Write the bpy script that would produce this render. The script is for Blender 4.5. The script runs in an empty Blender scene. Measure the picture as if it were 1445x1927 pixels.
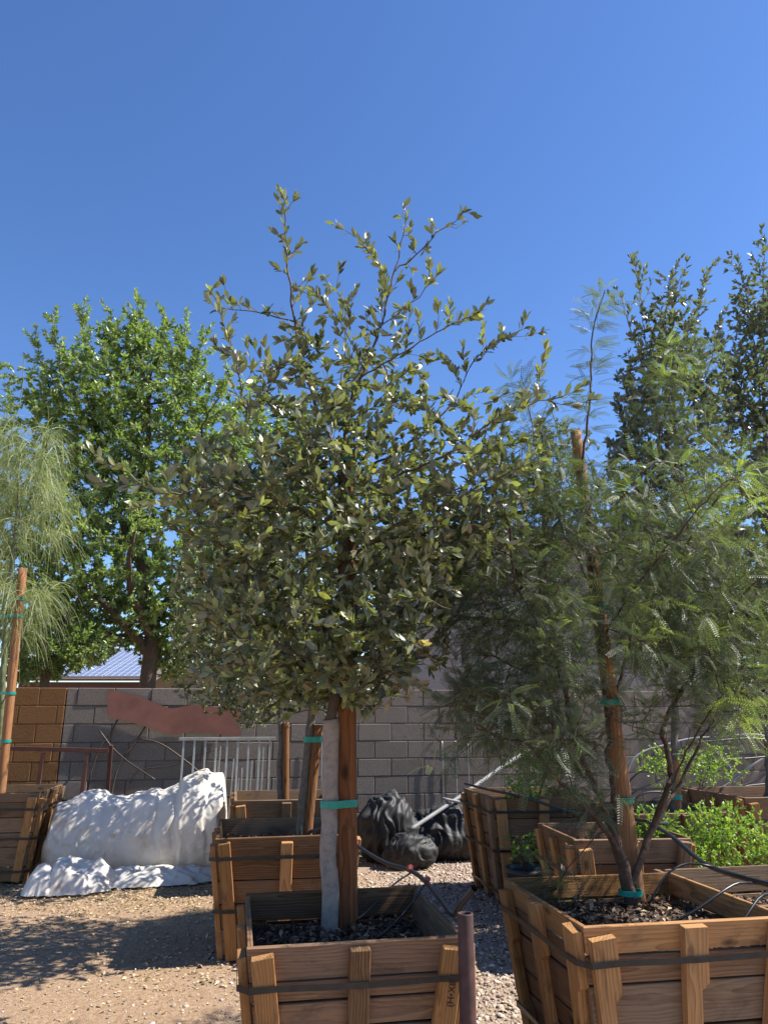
import bpy, bmesh, math, random
import numpy as np
from mathutils import Vector, Matrix, noise

random.seed(7)
RNG = np.random.default_rng(7)
R = math.radians
scene = bpy.context.scene
COL = scene.collection

# ------------------------------------------------------------------ camera, sky, sun, exposure
H = 1.55            # camera height (m)
PITCH = R(15.3)     # camera looks slightly up
F = 1390.0          # focal length in pixels of the 1445 px wide photograph
cam = bpy.data.cameras.new('camera')
cam.sensor_fit = 'HORIZONTAL'
cam.sensor_width = 36.0
cam.lens = 36.0 * F / 1445.0
cam.clip_start = 0.05
cam.clip_end = 2000
camo = bpy.data.objects.new('camera', cam)
COL.objects.link(camo)
camo.location = (0, 0, H)
camo.rotation_euler = (math.pi / 2 + PITCH, 0, 0)
scene.camera = camo

SUN_EL = R(50)
SUN_AZ = R(4.0)     # measured from +x (right) towards +y (away from the camera)
world = bpy.data.worlds.new('World')
scene.world = world
world.use_nodes = True
wn = world.node_tree
wn.nodes.clear()
sky = wn.nodes.new('ShaderNodeTexSky')
sky.sky_type = 'NISHITA'
sky.sun_disc = False
sky.sun_elevation = SUN_EL
sky.sun_rotation = math.pi / 2 - SUN_AZ
sky.altitude = 400
sky.air_density = 1.0
sky.dust_density = 0.15
sky.ozone_density = 4.0
bg = wn.nodes.new('ShaderNodeBackground')
bg.inputs['Strength'].default_value = 0.105
wo = wn.nodes.new('ShaderNodeOutputWorld')
hsv = wn.nodes.new('ShaderNodeHueSaturation')      # camera-like colour rendering of the clear sky
hsv.inputs['Saturation'].default_value = 1.15
hsv.inputs['Hue'].default_value = .508
wn.links.new(sky.outputs[0], hsv.inputs['Color'])
wn.links.new(hsv.outputs[0], bg.inputs[0])
wn.links.new(bg.outputs[0], wo.inputs[0])

sd = Vector((math.cos(SUN_EL) * math.cos(SUN_AZ), math.cos(SUN_EL) * math.sin(SUN_AZ), math.sin(SUN_EL)))
sun = bpy.data.lights.new('sun', 'SUN')
sun.energy = 5.0
sun.angle = R(0.53)
sun.color = (1.0, 0.95, 0.87)
suno = bpy.data.objects.new('sun', sun)
COL.objects.link(suno)
suno.rotation_euler = sd.to_track_quat('Z', 'Y').to_euler()
suno.location = (6, 2, 9)

scene.view_settings.view_transform = 'Standard'
scene.view_settings.look = 'None'
scene.view_settings.gamma = 1.0
scene.view_settings.use_curve_mapping = False
scene.view_settings.exposure = 0.98
scene.render.engine = 'CYCLES'
scene.cycles.max_bounces = 6
scene.cycles.diffuse_bounces = 3
scene.cycles.glossy_bounces = 2
scene.cycles.transmission_bounces = 3
scene.cycles.caustics_reflective = False
scene.cycles.caustics_refractive = False

# ------------------------------------------------------------------ pixel -> place helpers
CP, SP = math.cos(PITCH), math.sin(PITCH)
def ray(px, py):
    cx = (px - 722.5) / F
    cy = (963.5 - py) / F
    return Vector((cx, CP - cy * SP, SP + cy * CP))
def at_y(px, py, Y):
    d = ray(px, py)
    t = Y / d.y
    return Vector((d.x * t, Y, H + d.z * t))
def at_z(px, py, z=0.0):
    d = ray(px, py)
    t = (z - H) / d.z
    return Vector((d.x * t, d.y * t, z))
YAW = R(10.7)                      # the yard (wall, rows of boxes) is turned by this much
WD = Vector((math.cos(YAW), math.sin(YAW), 0))     # along the wall
WN = Vector((math.sin(YAW), -math.cos(YAW), 0))    # out of the wall, towards the yard
W0 = Vector((0, 9.5, 0))
def on_wall(px, py, off=0.0):
    d = ray(px, py)
    o = Vector((0, 0, H))
    t = ((W0 + WN * off - o).dot(WN)) / d.dot(WN)
    return o + d * t

# ------------------------------------------------------------------ object helpers
def tag(o, label=None, cat=None, group=None, kind=None):
    if label: o['label'] = label
    if cat: o['category'] = cat
    if group: o['group'] = group
    if kind: o['kind'] = kind
    return o
def empty(name, loc=(0, 0, 0), rz=0.0):
    o = bpy.data.objects.new(name, None)
    o.empty_display_size = 0.1
    COL.objects.link(o)
    o.location = loc
    o.rotation_euler = (0, 0, rz)
    return o
def link(name, me, mat=None, parent=None):
    o = bpy.data.objects.new(name, me)
    COL.objects.link(o)
    if mat is not None and not me.materials:
        me.materials.append(mat)
    if parent is not None:
        o.parent = parent
    return o
def np_mesh(name, V, Fc, smooth=False, attrs=None):
    """V (n,3); Fc (m,k) all faces with k corners."""
    V = np.asarray(V, dtype=np.float32); Fc = np.asarray(Fc, dtype=np.int32)
    me = bpy.data.meshes.new(name)
    me.vertices.add(len(V)); me.vertices.foreach_set('co', V.ravel())
    m, k = Fc.shape
    me.loops.add(m * k); me.loops.foreach_set('vertex_index', Fc.ravel())
    me.polygons.add(m)
    me.polygons.foreach_set('loop_start', np.arange(0, m * k, k, dtype=np.int32))
    me.polygons.foreach_set('loop_total', np.full(m, k, dtype=np.int32))
    if smooth:
        me.polygons.foreach_set('use_smooth', np.ones(m, dtype=bool))
    if attrs:
        for an, av in attrs.items():
            a = me.attributes.new(an, 'FLOAT', 'POINT')
            a.data.foreach_set('value', np.asarray(av, dtype=np.float32))
    me.update(calc_edges=True)
    return me
def bm_mesh(name, bm, smooth=False):
    me = bpy.data.meshes.new(name)
    bm.normal_update()
    bm.to_mesh(me); bm.free()
    if smooth:
        for p in me.polygons: p.use_smooth = True
    return me
def box_bm(sx, sy, sz, bev=0.0, off=(0, 0, 0), bm=None):
    own = bm is None
    if own: bm = bmesh.new()
    r = bmesh.ops.create_cube(bm, size=1.0)
    for v in r['verts']:
        v.co = Vector((v.co.x * sx + off[0], v.co.y * sy + off[1], v.co.z * sz + off[2]))
    if bev > 0:
        es = list({e for v in r['verts'] for e in v.link_edges})
        bmesh.ops.bevel(bm, geom=es, offset=bev, segments=1, affect='EDGES')
    return bm
def spline(pts, step):
    """Catmull-Rom through pts, resampled about every step."""
    P = [np.array(p, float) for p in pts]
    if len(P) == 2: P = [P[0], P[0] * .66 + P[1] * .34, P[0] * .33 + P[1] * .67, P[1]]
    Q = [2 * P[0] - P[1]] + P + [2 * P[-1] - P[-2]]
    out = []
    for i in range(1, len(Q) - 2):
        n = max(1, int(np.linalg.norm(Q[i + 1] - Q[i]) / step + .5))
        for j in range(n):
            t = j / n
            out.append(.5 * ((2 * Q[i]) + (-Q[i - 1] + Q[i + 1]) * t + (2 * Q[i - 1] - 5 * Q[i] + 4 * Q[i + 1] - Q[i + 2]) * t * t
                             + (-Q[i - 1] + 3 * Q[i] - 3 * Q[i + 1] + Q[i + 2]) * t ** 3))
    out.append(P[-1])
    return np.array(out)
def tube_mesh(name, pts, rad, sides=8, cap=True, square=False):
    """one continuous tube along pts (n,3); rad scalar or (n,)."""
    pts = np.asarray(pts, float); n = len(pts)
    rad = np.broadcast_to(np.asarray(rad, float), (n,))
    T = np.gradient(pts, axis=0); T /= np.linalg.norm(T, axis=1)[:, None] + 1e-9
    ref = np.array([0, 0, 1.0]) if abs(T[:, 2]).mean() < .8 else np.array([1.0, 0, 0])
    U = np.cross(T, ref); U /= np.linalg.norm(U, axis=1)[:, None] + 1e-9
    W = np.cross(T, U)
    a = np.arange(sides) / sides * 2 * np.pi + (np.pi / 4 if square else 0)
    V = pts[:, None, :] + rad[:, None, None] * (np.cos(a)[None, :, None] * U[:, None, :] + np.sin(a)[None, :, None] * W[:, None, :])
    V = V.reshape(-1, 3)
    i = np.arange(n - 1)[:, None] * sides; j = np.arange(sides)[None, :]; k = (j + 1) % sides
    Fq = np.stack([i + j, i + k, i + sides + k, i + sides + j], -1).reshape(-1, 4)
    bm = bmesh.new()
    vs = [bm.verts.new(v) for v in V]
    for f in Fq: bm.faces.new([vs[q] for q in f[::-1]])
    if cap:
        bm.faces.new([vs[q] for q in range(sides)]); bm.faces.new([vs[(n - 1) * sides + q] for q in range(sides)][::-1])
    bmesh.ops.recalc_face_normals(bm, faces=bm.faces)
    me = bm_mesh(name, bm)
    if not square:
        for p in me.polygons:
            p.use_smooth = len(p.vertices) == 4
    return me
def origin_to(me, c):
    """shift mesh so that c becomes its origin; returns c"""
    me.transform(Matrix.Translation(-Vector(c)))
    return Vector(c)

# ------------------------------------------------------------------ materials
MATS = {}
def nodes_mat(name):
    m = bpy.data.materials.new(name); m.use_nodes = True
    nt = m.node_tree; nt.nodes.clear()
    out = nt.nodes.new('ShaderNodeOutputMaterial')
    b = nt.nodes.new('ShaderNodeBsdfPrincipled')
    nt.links.new(b.outputs[0], out.inputs[0])
    MATS[name] = m
    return m, nt, b, out
def N(nt, typ, **kw):
    n = nt.nodes.new(typ)
    for k, v in kw.items():
        if k.startswith('i_'):
            key = k[2:]
            key = int(key) if key.isdigit() else key.replace('_', ' ')
            n.inputs[key].default_value = v
        else: setattr(n, k, v)
    return n
def ramp(nt, fac, stops, interp='LINEAR'):
    r = nt.nodes.new('ShaderNodeValToRGB'); cr = r.color_ramp; cr.interpolation = interp
    while len(cr.elements) > 1: cr.elements.remove(cr.elements[-1])
    cr.elements[0].position = stops[0][0]; cr.elements[0].color = (*stops[0][1], 1)
    for p, c in stops[1:]:
        e = cr.elements.new(p); e.color = (*c, 1)
    nt.links.new(fac, r.inputs[0])
    return r.outputs[0]
def mixc(nt, fac, a, b, mode='MIX'):
    m = nt.nodes.new('ShaderNodeMix'); m.data_type = 'RGBA'; m.blend_type = mode
    for s, v in ((m.inputs[0], fac), (m.inputs[6], a), (m.inputs[7], b)):
        if hasattr(v, 'is_output'): nt.links.new(v, s)
        elif isinstance(v, tuple): s.default_value = (*v, 1)
        else: s.default_value = v
    return m.outputs[2]
def bump(nt, b, h, strength=.3, dist=.01):
    n = N(nt, 'ShaderNodeBump'); n.inputs['Strength'].default_value = strength; n.inputs['Distance'].default_value = dist
    nt.links.new(h, n.inputs['Height']); nt.links.new(n.outputs[0], b.inputs['Normal'])
def coords(nt, scale=(1, 1, 1), rand=True, kind='Object'):
    tc = N(nt, 'ShaderNodeTexCoord')
    mp = N(nt, 'ShaderNodeMapping'); mp.inputs['Scale'].default_value = scale
    nt.links.new(tc.outputs[kind], mp.inputs['Vector'])
    oi = N(nt, 'ShaderNodeObjectInfo')
    if rand:
        mul = N(nt, 'ShaderNodeMath', operation='MULTIPLY'); mul.inputs[1].default_value = 37.0
        nt.links.new(oi.outputs['Random'], mul.inputs[0])
        cb = N(nt, 'ShaderNodeCombineXYZ')
        for i in range(3): nt.links.new(mul.outputs[0], cb.inputs[i])
        nt.links.new(cb.outputs[0], mp.inputs['Location'])
    return mp.outputs[0], oi.outputs['Random']
def tex_noise(nt, vec, scale, detail=4, rough=.55, dist=0.0):
    n = N(nt, 'ShaderNodeTexNoise'); n.inputs['Scale'].default_value = scale; n.inputs['Detail'].default_value = detail
    n.inputs['Roughness'].default_value = rough; n.inputs['Distortion'].default_value = dist
    nt.links.new(vec, n.inputs['Vector'])
    return n.outputs['Fac']

def wood_mat(name, dark, mid, light, grey=(.21, .17, .135), grey_amt=.4, stain=(.06, .035, .022), axis=0):
    """sawn or round wood; the grain runs along the piece's own axis (0 = x, 2 = z)"""
    m, nt, b, o = nodes_mat(name)
    def sc(along, across): return tuple(along if i == axis else across for i in range(3))
    # growth rings: distance from a pith line that differs per piece, wandering slowly along the grain
    tc = N(nt, 'ShaderNodeTexCoord'); oi = N(nt, 'ShaderNodeObjectInfo'); rnd = oi.outputs['Random']
    def math_(op, a_, b_=None, c_=None):
        q = N(nt, 'ShaderNodeMath', operation=op)
        for i_, v_ in enumerate((a_, b_, c_)):
            if v_ is None: continue
            if hasattr(v_, 'is_output'): nt.links.new(v_, q.inputs[i_])
            else: q.inputs[i_].default_value = v_
        return q.outputs[0]
    cb = N(nt, 'ShaderNodeCombineXYZ')
    o1 = math_('MULTIPLY_ADD', rnd, .10, -.05)
    o2 = math_('MULTIPLY_ADD', math_('FRACT', math_('MULTIPLY', rnd, 7.3)), .16, -.08)
    o3 = math_('MULTIPLY', rnd, 31.0)
    seq = [None] * 3; seq[axis] = o3; rest = [i for i in range(3) if i != axis]; seq[rest[0]] = o1; seq[rest[1]] = o2
    for i in range(3): nt.links.new(seq[i], cb.inputs[i])
    va = N(nt, 'ShaderNodeVectorMath', operation='ADD'); nt.links.new(tc.outputs['Object'], va.inputs[0]); nt.links.new(cb.outputs[0], va.inputs[1])
    mpw = N(nt, 'ShaderNodeMapping'); mpw.inputs['Scale'].default_value = sc(2.2, 6.0); nt.links.new(va.outputs[0], mpw.inputs['Vector'])
    wn_ = N(nt, 'ShaderNodeTexNoise'); wn_.inputs['Scale'].default_value = 1.0; wn_.inputs['Detail'].default_value = 2; nt.links.new(mpw.outputs[0], wn_.inputs['Vector'])
    vs = N(nt, 'ShaderNodeVectorMath', operation='MULTIPLY_ADD'); nt.links.new(wn_.outputs['Color'], vs.inputs[0]); vs.inputs[1].default_value = sc(0, .055); nt.links.new(va.outputs[0], vs.inputs[2])
    mpr = N(nt, 'ShaderNodeMapping'); mpr.inputs['Scale'].default_value = sc(.0, 1.0); nt.links.new(vs.outputs[0], mpr.inputs['Vector'])
    ln = N(nt, 'ShaderNodeVectorMath', operation='LENGTH'); nt.links.new(mpr.outputs[0], ln.inputs[0])
    ringf = math_('FRACT', math_('MULTIPLY', ln.outputs['Value'], 85.0))
    ring = math_('POWER', ringf, 1.6)
    fib_v, _ = coords(nt, sc(2.0, 70.0))
    fib = tex_noise(nt, fib_v, 2.5, 5, .65)
    grain = math_('SUBTRACT', math_('MULTIPLY_ADD', fib, .8, .28), math_('MULTIPLY', ring, .33))
    c = ramp(nt, grain, [(.2, dark), (.48, mid), (.75, light)])
    # weathering to grey, different on every piece
    pv, _ = coords(nt, sc(1.0, 2.2))
    pn = tex_noise(nt, pv, 3.0, 5, .6)
    wf = N(nt, 'ShaderNodeMapRange'); wf.inputs[1].default_value = .55; wf.inputs[2].default_value = 1.05; wf.inputs[3].default_value = 0; wf.inputs[4].default_value = grey_amt * 1.6
    nt.links.new(math_('MULTIPLY_ADD', rnd, .5, pn), wf.inputs[0])
    c = mixc(nt, wf.outputs[0], c, mixc(nt, .5, c, grey))
    # water stains and knots
    sv, _ = coords(nt, sc(1.5, 4.0))
    sn = tex_noise(nt, sv, 2.2, 6, .7, .6)
    sf = N(nt, 'ShaderNodeMapRange'); sf.inputs[1].default_value = .53; sf.inputs[2].default_value = .74; sf.inputs[4].default_value = .8
    nt.links.new(sn, sf.inputs[0])
    c = mixc(nt, sf.outputs[0], c, stain)
    kv, _ = coords(nt, sc(3.2, 7.0))
    vo = N(nt, 'ShaderNodeTexVoronoi'); vo.inputs['Scale'].default_value = .9; vo.inputs['Randomness'].default_value = 1.0
    nt.links.new(kv, vo.inputs['Vector'])
    kf = N(nt, 'ShaderNodeMapRange'); kf.inputs[1].default_value = .14; kf.inputs[2].default_value = .05; kf.inputs[4].default_value = .85
    nt.links.new(vo.outputs['Distance'], kf.inputs[0])
    c = mixc(nt, kf.outputs[0], c, (.05, .022, .012))
    br = N(nt, 'ShaderNodeMapRange'); br.inputs[3].default_value = .66; br.inputs[4].default_value = 1.15
    nt.links.new(rnd, br.inputs[0])
    hs = N(nt, 'ShaderNodeHueSaturation'); nt.links.new(br.outputs[0], hs.inputs['Value']); nt.links.new(c, hs.inputs['Color'])
    nt.links.new(hs.outputs[0], b.inputs['Base Color'])
    b.inputs['Roughness'].default_value = .78
    b.inputs['Specular IOR Level'].default_value = .25
    bump(nt, b, fib, .5, .004)
    return m
wood_mat('plank_wood', (.07, .032, .014), (.175, .088, .04), (.28, .155, .073))
wood_mat('batten_wood', (.16, .066, .021), (.36, .17, .055), (.46, .24, .088), grey_amt=.2)
wood_mat('old_wood', (.10, .056, .03), (.19, .115, .062), (.28, .18, .10), grey_amt=.4)
wood_mat('stake_wood', (.12, .035, .012), (.27, .093, .03), (.36, .15, .055), grey_amt=.05, stain=(.1, .035, .015))
wood_mat('log_wood', (.11, .038, .013), (.25, .1, .034), (.36, .17, .065), grey_amt=.2, axis=2)

wood_mat('shaded_log', (.10, .038, .014), (.24, .10, .036), (.33, .165, .07), grey_amt=.2, axis=2)  # log wood a touch darker, the mesquite stake's shade put into its colour

def plain(name, col, rough=.6, metal=0.0, noise_scale=20.0, var=.25, bmp=.15, bdist=.003, spec=.5, rand=True, col2=None, thr=(.3, .7)):
    m, nt, b, o = nodes_mat(name)
    v, rnd = coords(nt, rand=rand)
    n = tex_noise(nt, v, noise_scale, 6, .6)
    c2 = col2 if col2 else tuple(x * (1 - var) for x in col)
    c = ramp(nt, n, [(thr[0], c2), (thr[1], col)])
    nt.links.new(c, b.inputs['Base Color'])
    b.inputs['Roughness'].default_value = rough; b.inputs['Metallic'].default_value = metal
    b.inputs['Specular IOR Level'].default_value = spec
    if bmp: bump(nt, b, n, bmp, bdist)
    return m
plain('strap_steel', (.045, .04, .038), .45, .6, 30, .4, .1)
plain('tie_tape', (.0, .30, .22), .4, 0, 40, .3, .2)
plain('rust', (.085, .04, .034), .75, .1, 22, .5, .3, .002, col2=(.04, .018, .015))
plain('rust_sheet', (.2, .08, .055), .65, .1, 6, .4, .15, .002, col2=(.13, .05, .036))
plain('rust_dark', (.10, .035, .022), .7, .1, 15, .4, .2)
plain('galvanised', (.42, .42, .41), .45, .55, 12, .35, .05)
plain('pvc_grey', (.27, .27, .27), .6, 0, 8, .25, .03)
plain('black_plastic', (.018, .018, .02), .38, 0, 14, .3, .08)
plain('pot_plastic', (.03, .032, .033), .5, 0, 9, .35, .1)
plain('red_fitting', (.35, .05, .05), .45, 0, 12, .2, 0)
plain('white_paint_trunk', (.31, .245, .195), .85, 0, 30, .3, .35, .002, col2=(.19, .16, .14), thr=(.3, .55))
plain('bark_grey', (.16, .135, .11), .9, 0, 30, .5, .6, .008)
plain('bark_brown', (.12, .085, .06), .9, 0, 26, .5, .6, .008)
plain('bark_mesquite', (.11, .062, .038), .9, 0, 34, .55, .8, .01)
plain('bark_green', (.15, .17, .075), .8, 0, 20, .4, .3, .004)
plain('steel_rod', (.10, .075, .06), .55, .5, 30, .5, .1)
plain('fascia', (.16, .12, .10), .8, 0, 8, .3, .1)
plain('roof_tile', (.27, .16, .11), .85, 0, 5, .4, .2)
plain('beige_stucco', (.42, .36, .29), .9, 0, 60, .15, .3, .004)
plain('post_red', (.13, .055, .04), .7, 0, 9, .3, .1)

def block_mat(name, col):
    m, nt, b, o = nodes_mat(name)
    v, rnd = coords(nt)
    n1 = tex_noise(nt, v, 55, 6, .65)
    n2 = tex_noise(nt, v, 5, 4, .6)
    c = ramp(nt, n1, [(.3, tuple(x * .72 for x in col)), (.7, tuple(min(1, x * 1.12) for x in col))])
    c = mixc(nt, n2, c, mixc(nt, 1.0, c, (.82, .78, .74), 'MULTIPLY'))
    br = N(nt, 'ShaderNodeMapRange'); br.inputs[3].default_value = .86; br.inputs[4].default_value = 1.08
    nt.links.new(rnd, br.inputs[0])
    hs = N(nt, 'ShaderNodeHueSaturation'); nt.links.new(br.outputs[0], hs.inputs['Value']); nt.links.new(c, hs.inputs['Color'])
    nt.links.new(hs.outputs[0], b.inputs['Base Color'])
    b.inputs['Roughness'].default_value = .92; b.inputs['Specular IOR Level'].default_value = .2
    bump(nt, b, n1, .5, .006)
    return m
block_mat('block_grey', (.235, .203, .176))
block_mat('block_tan', (.235, .12, .05))
block_mat('mortar_grey', (.15, .13, .113))
block_mat('mortar_tan', (.29, .165, .08))
block_mat('stucco', (.44, .40, .37))

def tarp_mat():
    m, nt, b, o = nodes_mat('white_tarp')
    v, _ = coords(nt, rand=False)
    n = tex_noise(nt, v, 5, 6, .65)
    c = ramp(nt, n, [(.28, (.46, .38, .28)), (.42, (.70, .65, .58)), (.7, (.78, .74, .68))])
    nt.links.new(c, b.inputs['Base Color'])
    b.inputs['Roughness'].default_value = .48
    rg = N(nt, 'ShaderNodeTexNoise', noise_type='RIDGED_MULTIFRACTAL'); rg.inputs['Scale'].default_value = 8.0; rg.inputs['Detail'].default_value = 4; rg.inputs['Roughness'].default_value = .45; rg.inputs['Distortion'].default_value = .9
    nt.links.new(v, rg.inputs['Vector'])
    bump(nt, b, rg.outputs['Fac'], .7, .03)
    tr = N(nt, 'ShaderNodeBsdfTranslucent'); nt.links.new(c, tr.inputs[0])
    mx = N(nt, 'ShaderNodeMixShader'); mx.inputs[0].default_value = .22
    nt.links.new(b.outputs[0], mx.inputs[1]); nt.links.new(tr.outputs[0], mx.inputs[2]); nt.links.new(mx.outputs[0], o.inputs[0])
tarp_mat()
def net_mat():
    m, nt, b, o = nodes_mat('black_net')
    v, _ = coords(nt, rand=False)
    n = tex_noise(nt, v, 6, 6, .65, .8)
    c = ramp(nt, n, [(.35, (.005, .005, .0055)), (.6, (.012, .012, .012)), (.8, (.05, .044, .038))])
    nt.links.new(c, b.inputs['Base Color'])
    b.inputs['Roughness'].default_value = .6
    b.inputs['Sheen Weight'].default_value = .06; b.inputs['Sheen Roughness'].default_value = .5
    n2 = tex_noise(nt, v, 14, 5, .6, 1.0)
    bump(nt, b, n2, .15, .006)
net_mat()

def leaf_mat(name, stops, back=.5, rough=.42, transl=.3, backcol=(.16, .18, .12), spec=.5, tstops=None):
    """stops: colour ramp over the per-leaf 'tint' attribute; undersides are paler."""
    m, nt, b, o = nodes_mat(name)
    at = N(nt, 'ShaderNodeAttribute', attribute_name='tint')
    c = ramp(nt, at.outputs['Fac'], stops)
    geo = N(nt, 'ShaderNodeNewGeometry')
    bf = N(nt, 'ShaderNodeMath', operation='MULTIPLY'); nt.links.new(geo.outputs['Backfacing'], bf.inputs[0]); bf.inputs[1].default_value = back
    cc = mixc(nt, bf.outputs[0], c, backcol)
    nt.links.new(cc, b.inputs['Base Color'])
    b.inputs['Roughness'].default_value = rough
    b.inputs['Specular IOR Level'].default_value = spec
    tr = N(nt, 'ShaderNodeBsdfTranslucent')
    tcol = mixc(nt, 1.0, c, (1.5, 1.75, .75), 'MULTIPLY')
    nt.links.new(tcol, tr.inputs[0])
    mx = N(nt, 'ShaderNodeMixShader'); mx.inputs[0].default_value = transl
    nt.links.new(b.outputs[0], mx.inputs[1]); nt.links.new(tr.outputs[0], mx.inputs[2]); nt.links.new(mx.outputs[0], o.inputs[0])
    return m
leaf_mat('leaf_oak', [(0, (.05, .062, .024)), (.3, (.10, .113, .046)), (.5, (.155, .168, .07)), (.75, (.215, .225, .095)), (.9, (.30, .32, .085)), (.94, (.36, .30, .09)), (.97, (.42, .30, .18)), (1, (.5, .37, .24))],
         back=.6, backcol=(.30, .285, .20), rough=.36, spec=.7, transl=.3)
leaf_mat('leaf_oak_dark', [(0, (.07, .085, .05)), (.6, (.135, .155, .088)), (1, (.2, .22, .11))], back=.6, backcol=(.26, .26, .2), rough=.36, spec=.6)
leaf_mat('leaf_mesquite', [(0, (.058, .073, .042)), (.5, (.112, .13, .072)), (.8, (.21, .255, .08)), (1, (.38, .44, .1))], back=.3, backcol=(.2, .22, .15), rough=.42, transl=.36, spec=.6)
leaf_mat('leaf_ash', [(0, (.10, .15, .04)), (.5, (.20, .265, .08)), (1, (.33, .39, .14))], back=.4, backcol=(.30, .34, .19), rough=.36, transl=.38, spec=.6)
leaf_mat('leaf_dark', [(0, (.02, .035, .014)), (1, (.05, .08, .03))], back=.3, backcol=(.05, .07, .04), transl=.15)
leaf_mat('leaf_verde', [(0, (.13, .16, .06)), (.6, (.24, .27, .12)), (1, (.40, .42, .22))], back=0, rough=.5, transl=.3)
leaf_mat('leaf_shrub', [(0, (.10, .17, .035)), (.5, (.20, .30, .05)), (1, (.36, .45, .09))], back=.4, backcol=(.22, .28, .1), rough=.4, transl=.42)
leaf_mat('litter', [(0, (.10, .06, .035)), (.4, (.30, .21, .12)), (.75, (.50, .38, .22)), (1, (.62, .52, .34))], back=.2, backcol=(.5, .42, .3), rough=.7, transl=.1)
leaf_mat('chips', [(0, (.045, .024, .013)), (.55, (.12, .068, .036)), (.85, (.30, .2, .12)), (1, (.5, .38, .25))], back=0, rough=.8, transl=.02)
leaf_mat('stone', [(0, (.20, .135, .10)), (.5, (.38, .29, .225)), (.85, (.52, .43, .355)), (1, (.66, .58, .5))], back=0, rough=.85, transl=0.0, spec=.2)

def ground_mat():
    m, nt, b, o = nodes_mat('dirt_ground')
    v, _ = coords(nt, rand=False)
    n1 = tex_noise(nt, v, 1.1, 6, .6)
    n2 = tex_noise(nt, v, 38, 6, .7)
    n3 = tex_noise(nt, v, 140, 3, .6)
    dirt = ramp(nt, n2, [(.3, (.235, .148, .09)), (.55, (.36, .245, .155)), (.75, (.46, .33, .22))])
    pale = ramp(nt, n3, [(.35, (.22, .16, .12)), (.6, (.43, .335, .26)), (.8, (.52, .43, .35))])
    sep = N(nt, 'ShaderNodeSeparateXYZ'); nt.links.new(v, sep.inputs[0])
    ad = N(nt, 'ShaderNodeMath', operation='MULTIPLY_ADD'); nt.links.new(n1, ad.inputs[0]); ad.inputs[1].default_value = 2.4
    nt.links.new(sep.outputs[0], ad.inputs[2])
    mr = N(nt, 'ShaderNodeMapRange'); mr.inputs[1].default_value = .2; mr.inputs[2].default_value = 1.5
    nt.links.new(ad.outputs[0], mr.inputs[0])
    c = mixc(nt, mr.outputs[0], dirt, pale)
    nt.links.new(c, b.inputs['Base Color'])
    b.inputs['Roughness'].default_value = .95; b.inputs['Specular IOR Level'].default_value = .15
    s = N(nt, 'ShaderNodeMath', operation='MULTIPLY_ADD'); nt.links.new(n3, s.inputs[0]); s.inputs[1].default_value = .4; nt.links.new(n2, s.inputs[2])
    bump(nt, b, s.outputs[0], .8, .02)
ground_mat()
def soil_mat():
    m, nt, b, o = nodes_mat('soil')
    v, _ = coords(nt)
    n = tex_noise(nt, v, 45, 6, .7)
    c = ramp(nt, n, [(.3, (.018, .012, .009)), (.55, (.05, .034, .024)), (.75, (.12, .085, .06))])
    nt.links.new(c, b.inputs['Base Color']); b.inputs['Roughness'].default_value = .95
    bump(nt, b, n, 1.0, .02)
soil_mat()
def solar_mat():
    m, nt, b, o = nodes_mat('solar_glass')
    b.inputs['Base Color'].default_value = (.03, .045, .10, 1); b.inputs['Roughness'].default_value = .12
    b.inputs['Coat Weight'].default_value = .6
    v, _ = coords(nt, rand=False)
    br = N(nt, 'ShaderNodeTexBrick'); br.offset = 0; br.inputs['Scale'].default_value = 1
    br.inputs['Color1'].default_value = (.16, .18, .26, 1); br.inputs['Color2'].default_value = (.13, .15, .23, 1); br.inputs['Mortar'].default_value = (.6, .62, .66, 1)  # cell colours paled to imitate sky glare on the glass; pale lines are busbars
    br.inputs['Mortar Size'].default_value = .012; br.inputs['Brick Width'].default_value = .16; br.inputs['Row Height'].default_value = .16
    nt.links.new(v, br.inputs['Vector']); nt.links.new(br.outputs[0], b.inputs['Base Color'])
solar_mat()
M = MATS

# ------------------------------------------------------------------ ground
def ground_h(x, y):
    return -.006 + .006 * (np.sin(x * 2.1 + y * .7) * np.cos(y * 1.7 - x * .6)) + .003 * np.sin(x * 9.1 + 1.3 * np.sin(y * 7.0)) * np.cos(y * 8.3)
xs = np.concatenate([[-400, -120, -40, -14], np.linspace(-8, 9, 171), [14, 40, 120, 400]])
ys = np.concatenate([[-60, -20, -5], np.linspace(2, 11, 91), [14, 30, 90, 250, 700]])
GX, GY = np.meshgrid(xs, ys)
inside = ((GX > -8.1) & (GX < 9.1) & (GY > 1.9) & (GY < 11.1))
GZ = np.where(inside, ground_h(GX, GY), -.006)
nx, ny = len(xs), len(ys)
ii = (np.arange(ny - 1)[:, None] * nx + np.arange(nx - 1)[None, :])
gf = np.stack([ii, ii + 1, ii + nx + 1, ii + nx], -1).reshape(-1, 4)
g = link('ground', np_mesh('ground', np.stack([GX, GY, GZ], -1).reshape(-1, 3), gf, True), M['dirt_ground'])
tag(g, 'bare tan dirt and pale gravel yard floor', kind='structure')

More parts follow.
